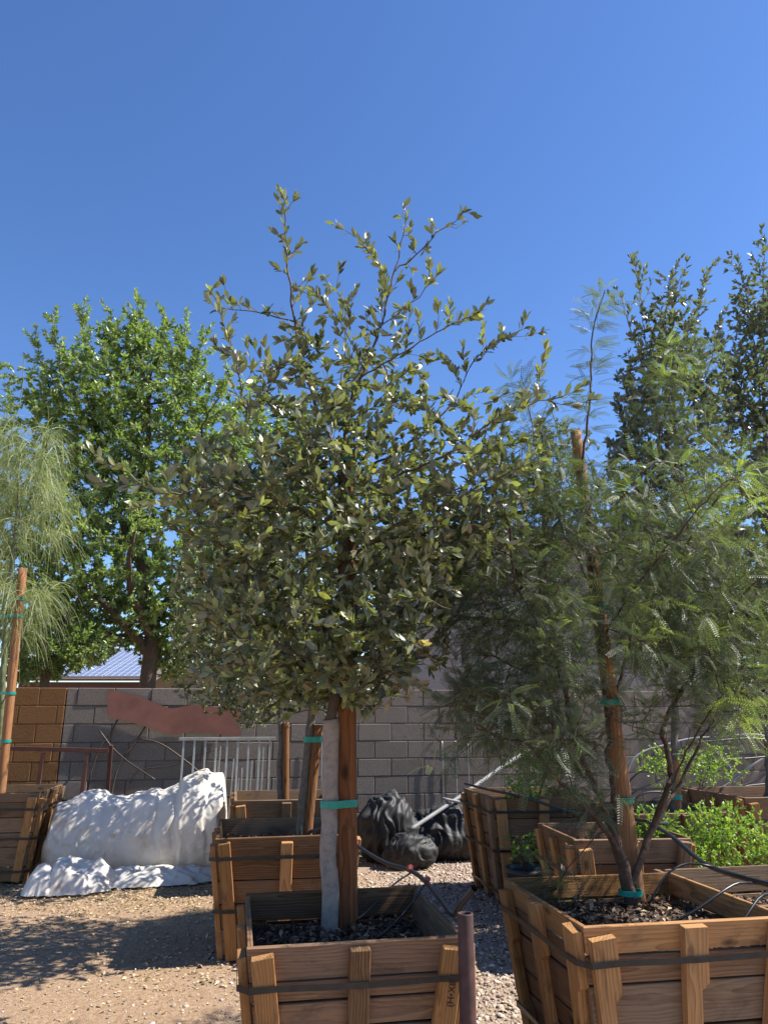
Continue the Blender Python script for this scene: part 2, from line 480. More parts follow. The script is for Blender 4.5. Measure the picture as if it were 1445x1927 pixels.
# ------------------------------------------------------------------ scatter helpers
def frames(D, Nn):
    D = D / (np.linalg.norm(D, axis=1)[:, None] + 1e-9)
    Nn = Nn - (Nn * D).sum(1)[:, None] * D
    Nn = Nn / (np.linalg.norm(Nn, axis=1)[:, None] + 1e-9)
    return D, np.cross(Nn, D), Nn
def scatter_mesh(name, tv, tf, P, D, Nn, S, tint, smooth=False):
    """tv (k,3) template with x along D, y width, z normal; tf (m,3)."""
    D, W, Nn = frames(D, Nn)
    S = np.asarray(S)
    if S.ndim == 1: S = S[:, None] * np.ones((1, 3))
    k = len(tv)
    V = (P[:, None, :] + (tv[None, :, 0:1] * S[:, None, 0:1]) * D[:, None, :] + (tv[None, :, 1:2] * S[:, None, 1:2]) * W[:, None, :]
         + (tv[None, :, 2:3] * S[:, None, 2:3]) * Nn[:, None, :])
    Fc = (np.arange(len(P)) * k)[:, None, None] + tf[None]
    return np_mesh(name, V.reshape(-1, 3), Fc.reshape(-1, tf.shape[1]), smooth, {'tint': np.repeat(tint, k)})
# oak-type leaf: oblong, folded along the midrib, curled tip
LEAF_V = np.array([[0, 0, 0], [.3, .175, .035], [.32, 0, 0], [.3, -.175, .035], [.68, .185, .02], [.7, 0, -.02], [.68, -.185, .02], [1, 0, -.07]])
LEAF_F = np.array([[0, 2, 1], [0, 3, 2], [1, 2, 5], [1, 5, 4], [2, 3, 6], [2, 6, 5], [4, 5, 7], [5, 6, 7]])
LEAF4_V = np.array([[0, 0, 0], [.5, .19, .04], [1, 0, -.05], [.5, -.19, .04]])
LEAF4_F = np.array([[0, 2, 1], [0, 3, 2]])
OCT_V = np.array([[1, 0, 0], [-1, 0, 0], [0, 1, 0], [0, -1, 0], [0, 0, 1], [0, 0, -1], [.62, .62, .5], [-.62, .6, .45], [-.6, -.62, .5], [.62, -.6, .45]], float)
OCT_F = np.array([[4, 0, 6], [4, 6, 2], [4, 2, 7], [4, 7, 1], [4, 1, 8], [4, 8, 3], [4, 3, 9], [4, 9, 0], [6, 0, 2], [7, 2, 1], [8, 1, 3], [9, 3, 0]])
def rdir(n, rng=RNG):
    v = rng.normal(size=(n, 3)); return v / np.linalg.norm(v, axis=1)[:, None]

# gravel: real stones, dense on the right of the yard, thin over the dirt
def stones(n, xr, yr, prob, smin, smax):
    x = RNG.uniform(*xr, n); y = RNG.uniform(*yr, n)
    k = RNG.uniform(size=n) < prob(x, y); x, y = x[k], y[k]; n = len(x)
    s = smin + (smax - smin) * RNG.uniform(size=n) ** 2.2
    P = np.stack([x, y, ground_h(x, y) + s * .2], -1)
    D = rdir(n) * [1, 1, .25]; Nn = np.stack([RNG.normal(0, .35, n), RNG.normal(0, .35, n), np.ones(n)], -1)
    S = np.stack([s * RNG.uniform(.9, 1.4, n), s * RNG.uniform(.7, 1.1, n), s * RNG.uniform(.45, .8, n)], -1)
    return P, D, Nn, S, np.clip(RNG.normal(.5, .25, n), 0, 1)
edge = lambda x, y: 1 / (1 + np.exp(-(x + .35 + .5 * np.sin(y * 1.3)) * 3.5))
P, D, Nn, S, T = stones(60000, (-1.2, 5.2), (3.4, 10.0), lambda x, y: edge(x, y), .006, .021)
o = link('gravel', scatter_mesh('gravel', OCT_V, OCT_F, P, D, Nn, S, T), M['stone'])
tag(o, 'pale crushed gravel lying between the planter boxes', 'gravel', kind='stuff')
P, D, Nn, S, T = stones(9000, (-5.5, -.3), (3.9, 9.0), lambda x, y: .8 + 0 * x, .003, .010)
o = link('pebbles', scatter_mesh('pebbles', OCT_V, OCT_F, P, D, Nn, S, T), M['stone'])
tag(o, 'small loose pebbles spread over the tan dirt', 'pebbles', kind='stuff')
# dry leaf litter on the dirt: thickest in front of the white sheeting
n = 46000
x = RNG.uniform(-5.2, 2.6, n); y = RNG.uniform(4.2, 9.0, n)
pr = np.exp(-((y - 7.25 + .12 * (x + 2.5)) / .55) ** 2) * (x < -.3) * .95 + .10 + .3 * np.exp(-((x + .9) / .5) ** 2) * (y > 5) + .18 * (np.sin(x * 3.1) * np.sin(y * 2.7) > .5)
k = RNG.uniform(size=n) < pr; x, y = x[k], y[k]; n = len(x)
P = np.stack([x, y, ground_h(x, y) + RNG.uniform(.003, .014, n)], -1)
D = np.stack([RNG.normal(size=n), RNG.normal(size=n), RNG.normal(0, .25, n)], -1)
Nn = np.stack([RNG.normal(0, .4, n), RNG.normal(0, .4, n), np.ones(n)], -1)
S = RNG.uniform(.015, .042, n)
o = link('leaf_litter', scatter_mesh('leaf_litter', LEAF4_V * [1, 1.4, 2.5], LEAF4_F, P, D, Nn, S, np.clip(RNG.normal(.62, .22, n), 0, 1)), M['litter'])
tag(o, 'dry yellow-tan leaf litter scattered over the dirt', 'leaf litter', kind='stuff')

# ------------------------------------------------------------------ block wall
BL, BH = .412, .2055
wall_split = (on_wall(117, 1380) - W0).dot(WD)
def block_mesh(w, name):
    bm = box_bm(w - .010, .15, BH - .010, .005)
    return bm_mesh(name, bm)
def make_wall(s0, s1, mat, mortar, label, s_from_split=True):
    root = empty('block_wall', W0 + WD * ((s0 + s1) / 2), YAW)
    tag(root, label, 'wall')
    c = (s0 + s1) / 2
    L = s1 - s0
    bm = box_bm(L - .012, .132, BH * 9 - .012, 0, (0, .075, BH * 4.5 - .003))
    link('mortar', bm_mesh('mortar', bm), mortar, root)
    cache = {}
    for r in range(9):
        off = (BL / 2 if r % 2 else 0) + .09
        a = s0
        e = math.floor((s0 - off) / BL) * BL + off
        while e < s1 - .01:
            lo, hi = max(e, s0), min(e + BL, s1)
            if hi - lo > .05:
                w = round(hi - lo, 3)
                if w not in cache: cache[w] = block_mesh(w, 'block')
                o = link('block', cache[w], mat, root)
                o.location = ((lo + hi) / 2 - c, .075 + random.uniform(-.0025, .0025), BH * (r + .5) - .003)
                o.rotation_euler = (random.uniform(-.006, .006), 0, random.uniform(-.006, .006))
            e += BL
    return root
make_wall(wall_split, 6.9, M['block_grey'], M['mortar_grey'], 'long grey concrete block wall along the back of the yard')
make_wall(-5.6, wall_split, M['block_tan'], M['mortar_tan'], 'tan painted section of block wall behind the rusty steel frame')

# ------------------------------------------------------------------ neighbouring buildings
def stucco_house():
    Y = 15.0
    xl = at_y(714, 1100, Y).x; xr = at_y(1345, 1100, Y).x + .4
    top = at_y(900, 1015, Y).z
    root = empty('stucco_house', ((xl + xr) / 2, Y, 0))
    tag(root, 'pale grey stucco house standing beyond the block wall', 'house')
    w = xr - xl
    link('wall', bm_mesh('wall', box_bm(w, 5.0, top, 0, (0, 2.5, top / 2))), M['stucco'], root)
    rf = bmesh.new()
    ov = .35
    z0, z1 = top + .004, top + .16
    v = [rf.verts.new(c) for c in ((-w / 2 - ov, -ov, z0), (w / 2 + ov, -ov, z0), (w / 2 + ov, 5 + ov, z0), (-w / 2 - ov, 5 + ov, z0),
                                   (-w / 2 - ov, -ov, z1), (w / 2 + ov, -ov, z1), (w / 2 + ov, 5 + ov, z1), (-w / 2 - ov, 5 + ov, z1),
                                   (-w / 2 + 2.0, 2.5, z1 + .35), (w / 2 - 2.0, 2.5, z1 + .35))]
    for f in ((3, 2, 1, 0), (0, 1, 5, 4), (1, 2, 6, 5), (2, 3, 7, 6), (3, 0, 4, 7), (4, 5, 9, 8), (5, 6, 9), (6, 7, 8, 9), (7, 4, 8)): rf.faces.new([v[i] for i in f])
    roof = link('roof', bm_mesh('roof', rf), M['roof_tile'], root)
    fa = link('fascia', bm_mesh('fascia', box_bm(w + 2 * ov, .03, .19, .003, (0, -ov - .02, top + .09))), M['fascia'], roof)
stucco_house()
def patio_cover():
    Y = 19.0
    a = at_y(60, 1284, Y); b = at_y(258, 1284, Y)
    root = empty('patio_cover', ((a.x + b.x) / 2, Y, 0))
    tag(root, 'backyard patio roof carrying tilted solar panels beyond the wall', 'patio cover')
    w = b.x - a.x + .6; z = a.z
    for sx in (-1, 0.45, 1):
        link('post', bm_mesh('post', box_bm(.12, .12, z - .16, .005, (sx * (w / 2 - .15), 0, (z - .16) / 2))), M['post_red'], root)
    link('beam', bm_mesh('beam', box_bm(w, .14, .16, .005, (0, 0, z - .08))), M['post_red'], root)
    tilt = R(17)
    rl = 3.4
    rm = Matrix.Translation((0, -.25, z + .02)) @ Matrix.Rotation(tilt, 4, 'X')
    roof = link('roof', bm_mesh('roof', box_bm(w + .5, rl, .06, .005, (0, rl / 2, .03))), M['fascia'], root)
    roof.matrix_local = rm
    pw, ph = 1.02, 1.6
    nxp = int((w + .4) / (pw + .03))
    pm = bm_mesh('solar_panel', box_bm(pw, ph, .035, .004))
    fm = None
    for i in range(nxp):
        for j in range(2):
            p = link('solar_panel', pm, M['solar_glass'], root)
            p.matrix_local = rm @ Matrix.Translation((-(nxp - 1) / 2 * (pw + .03) + i * (pw + .03), .1 + ph / 2 + j * (ph + .03), .085))
patio_cover()
def garden_house():
    Y = 21.0
    a = at_y(265, 1262, Y); b = at_y(395, 1262, Y)
    root = empty('beige_house', ((a.x + b.x) / 2, Y, 0))
    tag(root, 'low beige house seen under the big green tree', 'house')
    w = b.x - a.x
    link('wall', bm_mesh('wall', box_bm(w, 4, a.z, 0, (0, 2, a.z / 2))), M['beige_stucco'], root)
    link('roof', bm_mesh('roof', box_bm(w + .6, 4.6, .18, .01, (0, 2, a.z + .094))), M['roof_tile'], root)
garden_house()

# ------------------------------------------------------------------ planter boxes
def axes(ex, ey, ez, loc):
    m = Matrix.Identity(4)
    for i in range(3):
        m[i][0], m[i][1], m[i][2], m[i][3] = ex[i], ey[i], ez[i], loc[i]
    return m
def slab(l0, l1, h, t, bev=.003):
    """board: x along, z up (bottom length l0, top length l1), y thickness"""
    bm = bmesh.new()
    v = []
    for y in (-t / 2, t / 2):
        v += [bm.verts.new((-l0 / 2, y, -h / 2)), bm.verts.new((l0 / 2, y, -h / 2)), bm.verts.new((l1 / 2, y, h / 2)), bm.verts.new((-l1 / 2, y, h / 2))]
    for f in ((0, 1, 2, 3), (7, 6, 5, 4), (0, 4, 5, 1), (1, 5, 6, 2), (2, 6, 7, 3), (3, 7, 4, 0)): bm.faces.new([v[i] for i in f])
    bmesh.ops.recalc_face_normals(bm, faces=bm.faces)
    if bev: bmesh.ops.bevel(bm, geom=list(bm.edges), offset=bev, segments=1, affect='EDGES')
    return bm
def notch_board(L, w, t, notches):
    """batten along x (bottom to top), width along z with pallet-stringer notches cut in the +z or -z edge; y thickness"""
    up = [(-L / 2, w / 2)]
    lo = [(-L / 2, -w / 2)]
    for (a, b, side, d) in notches:
        c = .025
        q = [(a, w / 2), (a + .006, w / 2 - d + c), (a + c, w / 2 - d), (b - c, w / 2 - d), (b - .006, w / 2 - d + c), (b, w / 2)]
        if side > 0: up += q
        else: lo += [(x, -z) for x, z in q]
    up.append((L / 2, w / 2)); lo.append((L / 2, -w / 2))
    poly = lo + up[::-1]
    bm = bmesh.new()
    f = bm.faces.new([bm.verts.new((x, -t / 2, z)) for x, z in poly])
    r = bmesh.ops.extrude_face_region(bm, geom=[f])
    for e in r['geom']:
        if isinstance(e, bmesh.types.BMVert): e.co.y += t
    bmesh.ops.recalc_face_normals(bm, faces=bm.faces)
    return bm
def planter(label, FL, w, h, yaw=YAW, taper=.095, heights=(.15, .13, .17, .13, .12), wood='plank_wood', batten='batten_wood', raise_front=0.0,
            straps=(.78, .35), notched=False, soil=.13, batt=(-1, 0, 1), bw=.085, top_wood=None, chips=900, back_h=0.0):
    """FL: ground-plane position of the front-left top corner; h rim height."""
    cx, sx = math.cos(yaw), math.sin(yaw)
    c = Vector((FL[0] + w / 2 * cx - w / 2 * sx, FL[1] + w / 2 * sx + w / 2 * cx, 0))
    root = empty('planter_box', c, yaw)
    tag(root, label, 'planter box', 'wooden tree planter boxes')
    a = w / 2; bo = a - taper
    half = lambda z: bo + (a - bo) * z / h
    tilt = math.atan2(a - bo, h); ct, st = math.cos(tilt), math.sin(tilt)
    t = .022
    tot = sum(heights)
    sc = (h - .03) / ct / tot
    for k in range(4):
        rot = Matrix.Rotation(k * math.pi / 2, 3, 'Z')
        z = h
        for i, hh in enumerate(heights):
            ph = hh * sc
            dz = ph * ct
            zm = z - dz / 2
            z0, z1 = zm - dz / 2, zm + dz / 2
            shrink = 0 if k in (0, 2) else t * 2 + .004
            jl = random.uniform(-.004, .01)
            l0, l1 = half(z0) * 2 - shrink + jl, half(z1) * 2 - shrink + jl
            rz = raise_front if (i == 0 and k == 0) else (back_h if (i == 0 and k == 2) else 0)
            bm = slab(l0, l1, ph - random.uniform(.003, .011), t)
            o = link('plank', bm_mesh('plank', bm), M[top_wood if (top_wood and i == 0) else (wood if random.random() > .12 else 'old_wood')], root)
            yy = -(half(zm) - t / 2) + random.uniform(-.002, .002)
            loc = rot @ Vector((random.uniform(-.003, .003), yy, zm + rz))
            ex = rot @ Vector((1, 0, random.uniform(-.006, .006)))
            ez = rot @ Vector((0, -st, ct)); ex.normalize()
            ey = ez.cross(ex).normalized(); ez = ex.cross(ey)
            o.matrix_local = axes(ex, ey, ez, loc)
            z -= dz
        # battens
        bt = .038
        L = (h - .02) / ct
        for q, bx in enumerate(batt):
            ll = L * random.uniform(.93, .985) if not notched else L * .965
            zc = (h - .012 - (random.uniform(0, .05) if bx else random.uniform(0, .035))) - ll * ct / 2
            zc = max(zc, ll * ct / 2 + .004)
            inset = bw / 2 + .012
            xm = bx * (half(zc) - inset); xt = bx * (half(h) - inset); xb = bx * (half(0) - inset)
            dirv = Vector((xt - xb, -(half(h) - half(0)), h)).normalized()
            nrm = Vector((0, -ct, -st))
            if notched and k in (0, 3):
                side = 1 if bx <= 0 else -1
                bm = notch_board(ll, bw, bt, [(-ll * .20, ll * .21, -1, .034)])
            else:
                bm = slab(ll, ll, bw * random.uniform(.9, 1.05), bt, .004)
            o = link('batten', bm_mesh('batten', bm), M[batten if random.random() > .15 else wood], root)
            ex = rot @ dirv
            ey = rot @ (-nrm)
            ez = ex.cross(ey).normalized(); ey = ez.cross(ex)
            loc = rot @ Vector((xm, -(half(zc)) - (bt / 2 + .003) * ct, zc - (bt / 2 + .003) * st * 0))
            o.matrix_local = axes(ex, ey, ez, loc)
    # steel straps
    for fz in straps:
        z = h * fz
        e = half(z) + .038 + .010
        pts = []
        for k in range(4):
            rot = Matrix.Rotation(k * math.pi / 2, 3, 'Z')
            i1 = half(z) - bw - .016
            for px, oy in ((-half(z) + .0, e), (-i1, e - .001), (0, e + .001), (i1, e), (half(z) - .0, e)):
                pts.append(rot @ Vector((px, -oy, 0)))
        bm = bmesh.new(); hh = .011; n = len(pts); wob = [random.uniform(-.004, .004) for _ in range(n)]
        vi = [(bm.verts.new((p.x, p.y, z - hh + wob[i])), bm.verts.new((p.x, p.y, z + hh + wob[i]))) for i, p in enumerate(pts)]
        vo = [(bm.verts.new((p.x * 1.004, p.y * 1.004, z - hh + wob[i])), bm.verts.new((p.x * 1.004, p.y * 1.004, z + hh + wob[i]))) for i, p in enumerate(pts)]
        for i in range(n):
            j = (i + 1) % n
            bm.faces.new((vo[i][0], vo[j][0], vo[j][1], vo[i][1])); bm.faces.new((vi[j][0], vi[i][0], vi[i][1], vi[j][1]))
            bm.faces.new((vo[i][1], vo[j][1], vi[j][1], vi[i][1])); bm.faces.new((vi[i][0], vi[j][0], vo[j][0], vo[i][0]))
        link('strap', bm_mesh('strap', bm), M['strap_steel'], root)
    # soil with chips
    zs = h - soil
    hs = half(zs) - t - .006
    n = 22
    u = np.linspace(-hs, hs, n); UX, UY = np.meshgrid(u, u)
    rr = np.sqrt(UX ** 2 + UY ** 2)
    UZ = zs + .012 * np.sin(UX * 21 + UY * 9) * np.cos(UY * 17) + .03 * np.exp(-(rr / .18) ** 2) - .01
    i2 = (np.arange(n - 1)[:, None] * n + np.arange(n - 1)[None, :])
    sf = np.stack([i2, i2 + 1, i2 + n + 1, i2 + n], -1).reshape(-1, 4)
    so = link('soil', np_mesh('soil', np.stack([UX, UY, UZ], -1).reshape(-1, 3), sf, True), M['soil'], root)
    if chips:
        n = chips
        x = RNG.uniform(-hs * .96, hs * .96, n); y = RNG.uniform(-hs * .96, hs * .96, n)
        P = np.stack([x, y, zs + .004 + .012 * np.sin(x * 21 + y * 9) * np.cos(y * 17) + .03 * np.exp(-((x * x + y * y) / .0324)) + RNG.uniform(0, .01, n)], -1)
        D = np.stack([RNG.normal(size=n), RNG.normal(size=n), RNG.normal(0, .4, n)], -1)
        Nn = np.stack([RNG.normal(0, .6, n), RNG.normal(0, .6, n), np.ones(n)], -1)
        cm = link('bark_chips', scatter_mesh('bark_chips', LEAF4_V * [1, 1.2, 2], LEAF4_F, P, D, Nn, RNG.uniform(.015, .05, n), np.clip(RNG.beta(1.3, 1.6, n), 0, 1)), M['chips'], root)
        cm['kind'] = 'stuff'
    root['soil_z'] = zs
    return root, c
random.seed(11)
box1, c1 = planter('wooden planter box of the white-trunked oak, beside the rusty pipe', (-.518, 3.12), .86, .70, heights=(.13, .075, .10, .155, .12, .1), straps=(.80, .32), back_h=.012, chips=1500)
random.seed(5)
box2, c2 = planter('wooden planter box with the leaning grey trunk', (-1.12, 5.3), .95, .755, heights=(.12, .11, .12, .13, .13), straps=(.83, .4))
box3, c3 = planter('weathered planter box between the galvanised fence panel and the block wall', (-1.36, 7.15), .95, .79, wood='old_wood', straps=(.8, .35))
boxL, cL = planter('wooden planter box with the weeping tree, beside the white sheeting', (-3.30 - .95 * math.cos(YAW), 7.55 - .95 * math.sin(YAW)), .95, .82, wood='old_wood', straps=(.82, .5, .15), heights=(.08, .13, .13, .12, .17, .12))
random.seed(21)
boxM, cM = planter('big pine planter box holding the feathery mesquite tree', (.775, 3.2), .92, .75, heights=(.115, .115, .17, .10, .14, .12), notched=True, bw=.10, straps=(.83, .28), top_wood='batten_wood', chips=1500, soil=.12)
random.seed(4)
boxA, cA = planter('tall planter box beside the black netting, shrub growing over its rim', (.935, 6.75), .90, .86, straps=(.86, .5, .12))
boxB, cB = planter('planter box standing next to the black nursery pot', (1.24, 5.2), .80, .76, yaw=R(6), straps=(.7, .25))
boxR, cR = planter('planter box touching the big mesquite box, partly filled', (1.70, 3.78), .88, .69, straps=(.8, .3), wood='old_wood', soil=.16)
boxD, cD = planter('planter box behind the bright shrubs with a staked upright oak', (1.95, 6.15), .86, .80)
boxE, cE = planter('planter box of the dark upright oak standing closest to the conduit hoops', (3.0, 6.55), .92, .88, wood='plank_wood')

# lettering stamped on the right batten of the first box's front (partly behind the pipe)
cu = bpy.data.curves.new('stamp', 'FONT'); cu.body = '(H\u2022X8H'; cu.size = .036; cu.extrude = .0006; cu.space_character = 1.0
to = bpy.data.objects.new('tmp_text', cu); COL.objects.link(to)
bpy.context.view_layer.update()
tm = bpy.data.meshes.new_from_object(to.evaluated_get(bpy.context.evaluated_depsgraph_get()))
bpy.data.objects.remove(to)
battR = [o for o in box1.children if o.name.startswith('batten')][2]
plain('stamp_ink', (.02, .016, .014), .8, 0, 20, .2, 0)
so = link('stamped_lettering', tm, M['stamp_ink'], battR)
so.matrix_local = axes(Vector((1, 0, 0)), Vector((0, 0, -1)), Vector((0, -1, 0)), Vector((-.05, -.0205, .024))) if False else Matrix.Translation((.125, -.0215, -.022)) @ Matrix.Rotation(math.pi / 2, 4, 'X')

# ------------------------------------------------------------------ tree engine
class Tree:
    def __init__(self, seed):
        self.rng = np.random.default_rng(seed)
        self.pos = np.zeros((80000, 3)); self.par = np.full(80000, -1, int); self.n = 0
        self.rmin = np.zeros(80000)          # imposed minimum radius
        self.twigs = []                      # lists of node ids of leafy twigs
    def node(self, p, par, rmin=0.0):
        i = self.n; self.pos[i] = p; self.par[i] = par; self.rmin[i] = rmin; self.n += 1
        return i
    def limb(self, pts, start=None, r0=0.0, r1=0.0, step=.05, jit=.004, leafy=False):
        """polyline limb; attaches to the nearest node unless start given. returns node ids"""
        pts = [np.array(p, float) for p in pts]
        if start is None and self.n:
            start = int(np.argmin(((self.pos[:self.n] - pts[0]) ** 2).sum(1)))
            pts = [self.pos[start].copy()] + pts[1:] if np.linalg.norm(self.pos[start] - pts[0]) < .12 else [self.pos[start].copy()] + pts
        S = spline(pts, step)
        if start is None: start = -1; ids = [self.node(S[0], -1, r0)]
        else: ids = [start]
        m = len(S)
        for k in range(1, m):
            j = self.rng.normal(0, jit, 3)
            ids.append(self.node(S[k] + j, ids[-1], r0 + (r1 - r0) * k / m))
        if leafy: self.twigs.append(ids[1:])
        return ids
    def side_shoots(self, ids, every=.08, length=(.1, .25), up=.5, t0=.15, spread=.9):
        ids = ids[int(len(ids) * t0):]
        acc = 0
        for a, b in zip(ids[:-1], ids[1:]):
            acc += np.linalg.norm(self.pos[b] - self.pos[a])
            if acc > every * self.rng.uniform(.6, 1.4):
                acc = 0
                t = self.pos[b] - self.pos[a]; t /= np.linalg.norm(t) + 1e-9
                d = self.rng.normal(size=3); d -= d.dot(t) * t; d /= np.linalg.norm(d)
                d = t * .6 + d * spread + np.array([0, 0, up])
                d /= np.linalg.norm(d)
                L = self.rng.uniform(*length)
                p = self.pos[b]; e = p + d * L + np.array([0, 0, self.rng.uniform(-.03, .05)])
                mid = p + d * L * .5 + self.rng.normal(0, .01, 3)
                self.twig([p, mid, e], b)
    def twig(self, pts, start, step=.045):
        S = spline(pts, step); ids = []
        prev = start
        for k in range(1, len(S)):
            prev = self.node(S[k] + self.rng.normal(0, .002, 3), prev); ids.append(prev)
        if ids: self.twigs.append(ids)
    def grow(self, A, step=.07, curve=.25, zpen=.35, twig_len=.22, minseg=.03):
        """grow a branch from the nearest suitable node to each attractor"""
        A = np.asarray(A)
        base = self.pos[:self.n]
        d0 = np.array([((base - a) ** 2).sum(1).min() for a in A])
        for a in A[np.argsort(d0)]:
            pp = self.pos[:self.n]
            dv = a - pp
            dist = np.sqrt((dv ** 2).sum(1))
            cost = dist + zpen * np.maximum(0, -dv[:, 2])
            s = int(np.argmin(cost))
            if dist[s] < minseg: continue
            p = self.pos[s]
            t = p - self.pos[self.par[s]] if self.par[s] >= 0 else np.array([0, 0, 1.0])
            t = t / (np.linalg.norm(t) + 1e-9)
            L = dist[s]
            mid = p + (a - p) * .5 + t * L * curve * .5 + self.rng.normal(0, .06 * L, 3)
            S = spline([p, mid, a], step)
            ids = []; prev = s
            for k in range(1, len(S)):
                prev = self.node(S[k] + self.rng.normal(0, .003, 3), prev); ids.append(prev)
            if ids:
                # only the outer part carries leaves
                keep = max(1, int(math.ceil(twig_len / step)))
                self.twigs.append(ids[-keep:] if len(ids) > keep else ids)
    def radii(self, tip=.0016, power=.42, rmax=1.0):
        n = self.n
        w = np.zeros(n)
        has = np.zeros(n, bool); has[self.par[:n][self.par[:n] >= 0]] = True
        w[~has] = 1
        for i in range(n - 1, 0, -1):
            p = self.par[i]
            if p >= 0: w[p] += w[i]
        r = tip * np.maximum(w, 1) ** power
        return np.minimum(np.maximum(r, self.rmin[:n]), rmax)
    def wood(self, name, r, thick=.012):
        n = self.n
        idx = np.arange(n)[self.par[:n] >= 0]
        par = self.par[idx]
        d = np.zeros((n, 3)); d[idx] = self.pos[idx] - self.pos[par]
        roots = np.arange(n)[self.par[:n] < 0]
        for q in roots:
            ch = idx[par == q]
            d[q] = d[ch[0]] if len(ch) else (0, 0, 1)
        d /= np.linalg.norm(d, axis=1)[:, None] + 1e-9
        def frame(dd):
            ref = np.where(np.abs(dd[:, 2:3]) > .92, np.array([[1.0, 0, 0]]), np.array([[0, 0, 1.0]]))
            u = np.cross(dd, ref); u /= np.linalg.norm(u, axis=1)[:, None] + 1e-9
            return u, np.cross(dd, u)
        VV, FF, off = [], [], 0
        for big in (True, False):
            sel = (r[idx] >= thick) == big
            ix, pr = idx[sel], par[sel]
            if not len(ix): continue
            sides = 9 if big else 4
            a = np.arange(sides) / sides * 2 * np.pi
            ra = np.minimum(r[pr], r[ix] * 1.25)
            # a straight continuation keeps its parent's ring so that the bark surface is continuous
            dA = np.where(((d[pr] * d[ix]).sum(1) > .8)[:, None], d[pr], d[ix])
            u1, w1 = frame(d[ix]); u0, w0 = frame(dA)
            flip = (u0 * u1).sum(1) < 0
            bad = np.abs((u0 * u1).sum(1)) < .6
            u0 = np.where(bad[:, None], u1, u0); w0 = np.where(bad[:, None], w1, w0)
            c, s = np.cos(a)[None, :, None], np.sin(a)[None, :, None]
            r0 = self.pos[pr][:, None] + ra[:, None, None] * (c * u0[:, None] + s * w0[:, None])
            r1 = self.pos[ix][:, None] + r[ix][:, None, None] * (c * u1[:, None] + s * w1[:, None])
            V = np.concatenate([r0, r1], 1).reshape(-1, 3)
            j = np.arange(sides); k = (j + 1) % sides
            f = np.stack([j, j + sides, k + sides, k], -1)
            Fq = (np.arange(len(ix)) * 2 * sides)[:, None, None] + f[None] + off
            VV.append(V); FF.append(Fq.reshape(-1, 4)); off += len(V)
        return np_mesh(name, np.concatenate(VV), np.concatenate(FF), True)
    def leafy_segments(self, per_m, tint, extra):
        """one row per leaf: segment end node, whether it sits on the twig's tip, spin angle, twig tint"""
        rng = self.rng
        seg = np.concatenate([np.asarray(t) for t in self.twigs])
        ln = np.array([len(t) for t in self.twigs])
        last = np.zeros(len(seg), bool); last[np.cumsum(ln) - 1] = True
        near_tip = last.copy(); near_tip[:-1] |= last[1:]
        tw = np.repeat(np.clip(rng.normal(tint[0], tint[1], len(ln)), 0, 1), ln)
        sl = np.linalg.norm(self.pos[seg] - self.pos[self.par[seg]], axis=1)
        cnt = rng.poisson(per_m * sl) + extra * last
        k = np.repeat(np.arange(len(seg)), cnt)
        az = np.arange(len(k)) * 2.4 + rng.normal(0, .4, len(k))
        return seg[k], last[k], near_tip[k], az, tw[k]
    def seg_frames(self, i):
        a = self.pos[self.par[i]]; seg = self.pos[i] - a
        t = seg / (np.linalg.norm(seg, axis=1)[:, None] + 1e-9)
        u = np.cross(t, [0.31, .17, .93]); u /= np.linalg.norm(u, axis=1)[:, None] + 1e-9
        return a, seg, t, u, np.cross(t, u)
    def leaves(self, per_m=45, size=(.04, .06), angle=.85, up=.35, flop=.5, tint=(.4, .2), newtip=.0, droop=0.0):
        """leaf placements along the leafy twigs"""
        rng = self.rng
        i, last, near, az, tw = self.leafy_segments(per_m, tint, 3)
        n = len(i)
        a, seg, t, u, v = self.seg_frames(i)
        rad = np.cos(az)[:, None] * u + np.sin(az)[:, None] * v
        an = (angle * rng.uniform(.5, 1.3, n) * np.where(last, .6, 1))[:, None]
        D = np.cos(an) * t + np.sin(an) * rad + np.array([0, 0, up * .5 - droop])
        Nn = t * .7 - rad * .3 + np.array([0, 0, up * 2]) + rng.normal(0, flop, (n, 3))
        f = np.where(last & (rng.uniform(size=n) < .5), 1.0, rng.uniform(size=n))
        T = np.clip(np.minimum(tw, .84) + rng.normal(0, .1, n), 0, .86)
        new = near & (rng.uniform(size=n) < newtip)
        T = np.where(new, rng.uniform(.82, .95, n), T)
        return [a + seg * f[:, None], D, Nn, rng.uniform(*size, n), T]

def blob(rng, c, r, n, shell=.45, keep=None):
    """points in an ellipsoid, biased to its outer shell"""
    d = rng.normal(size=(n, 3)); d /= np.linalg.norm(d, axis=1)[:, None]
    u = rng.uniform(size=n) ** shell
    return np.array(c) + d * u[:, None] * np.array(r)
def px_blob(rng, px, py, rx, ry, Y, rd, n, shell=.45):
    """ellipsoid standing at depth Y, given by its outline in the photograph"""
    c = at_y(px, py, Y)
    a = at_y(px + rx, py, Y); b = at_y(px, py - ry, Y)
    return blob(rng, c, (abs(a.x - c.x), rd, abs(b.z - c.z)), n, shell)

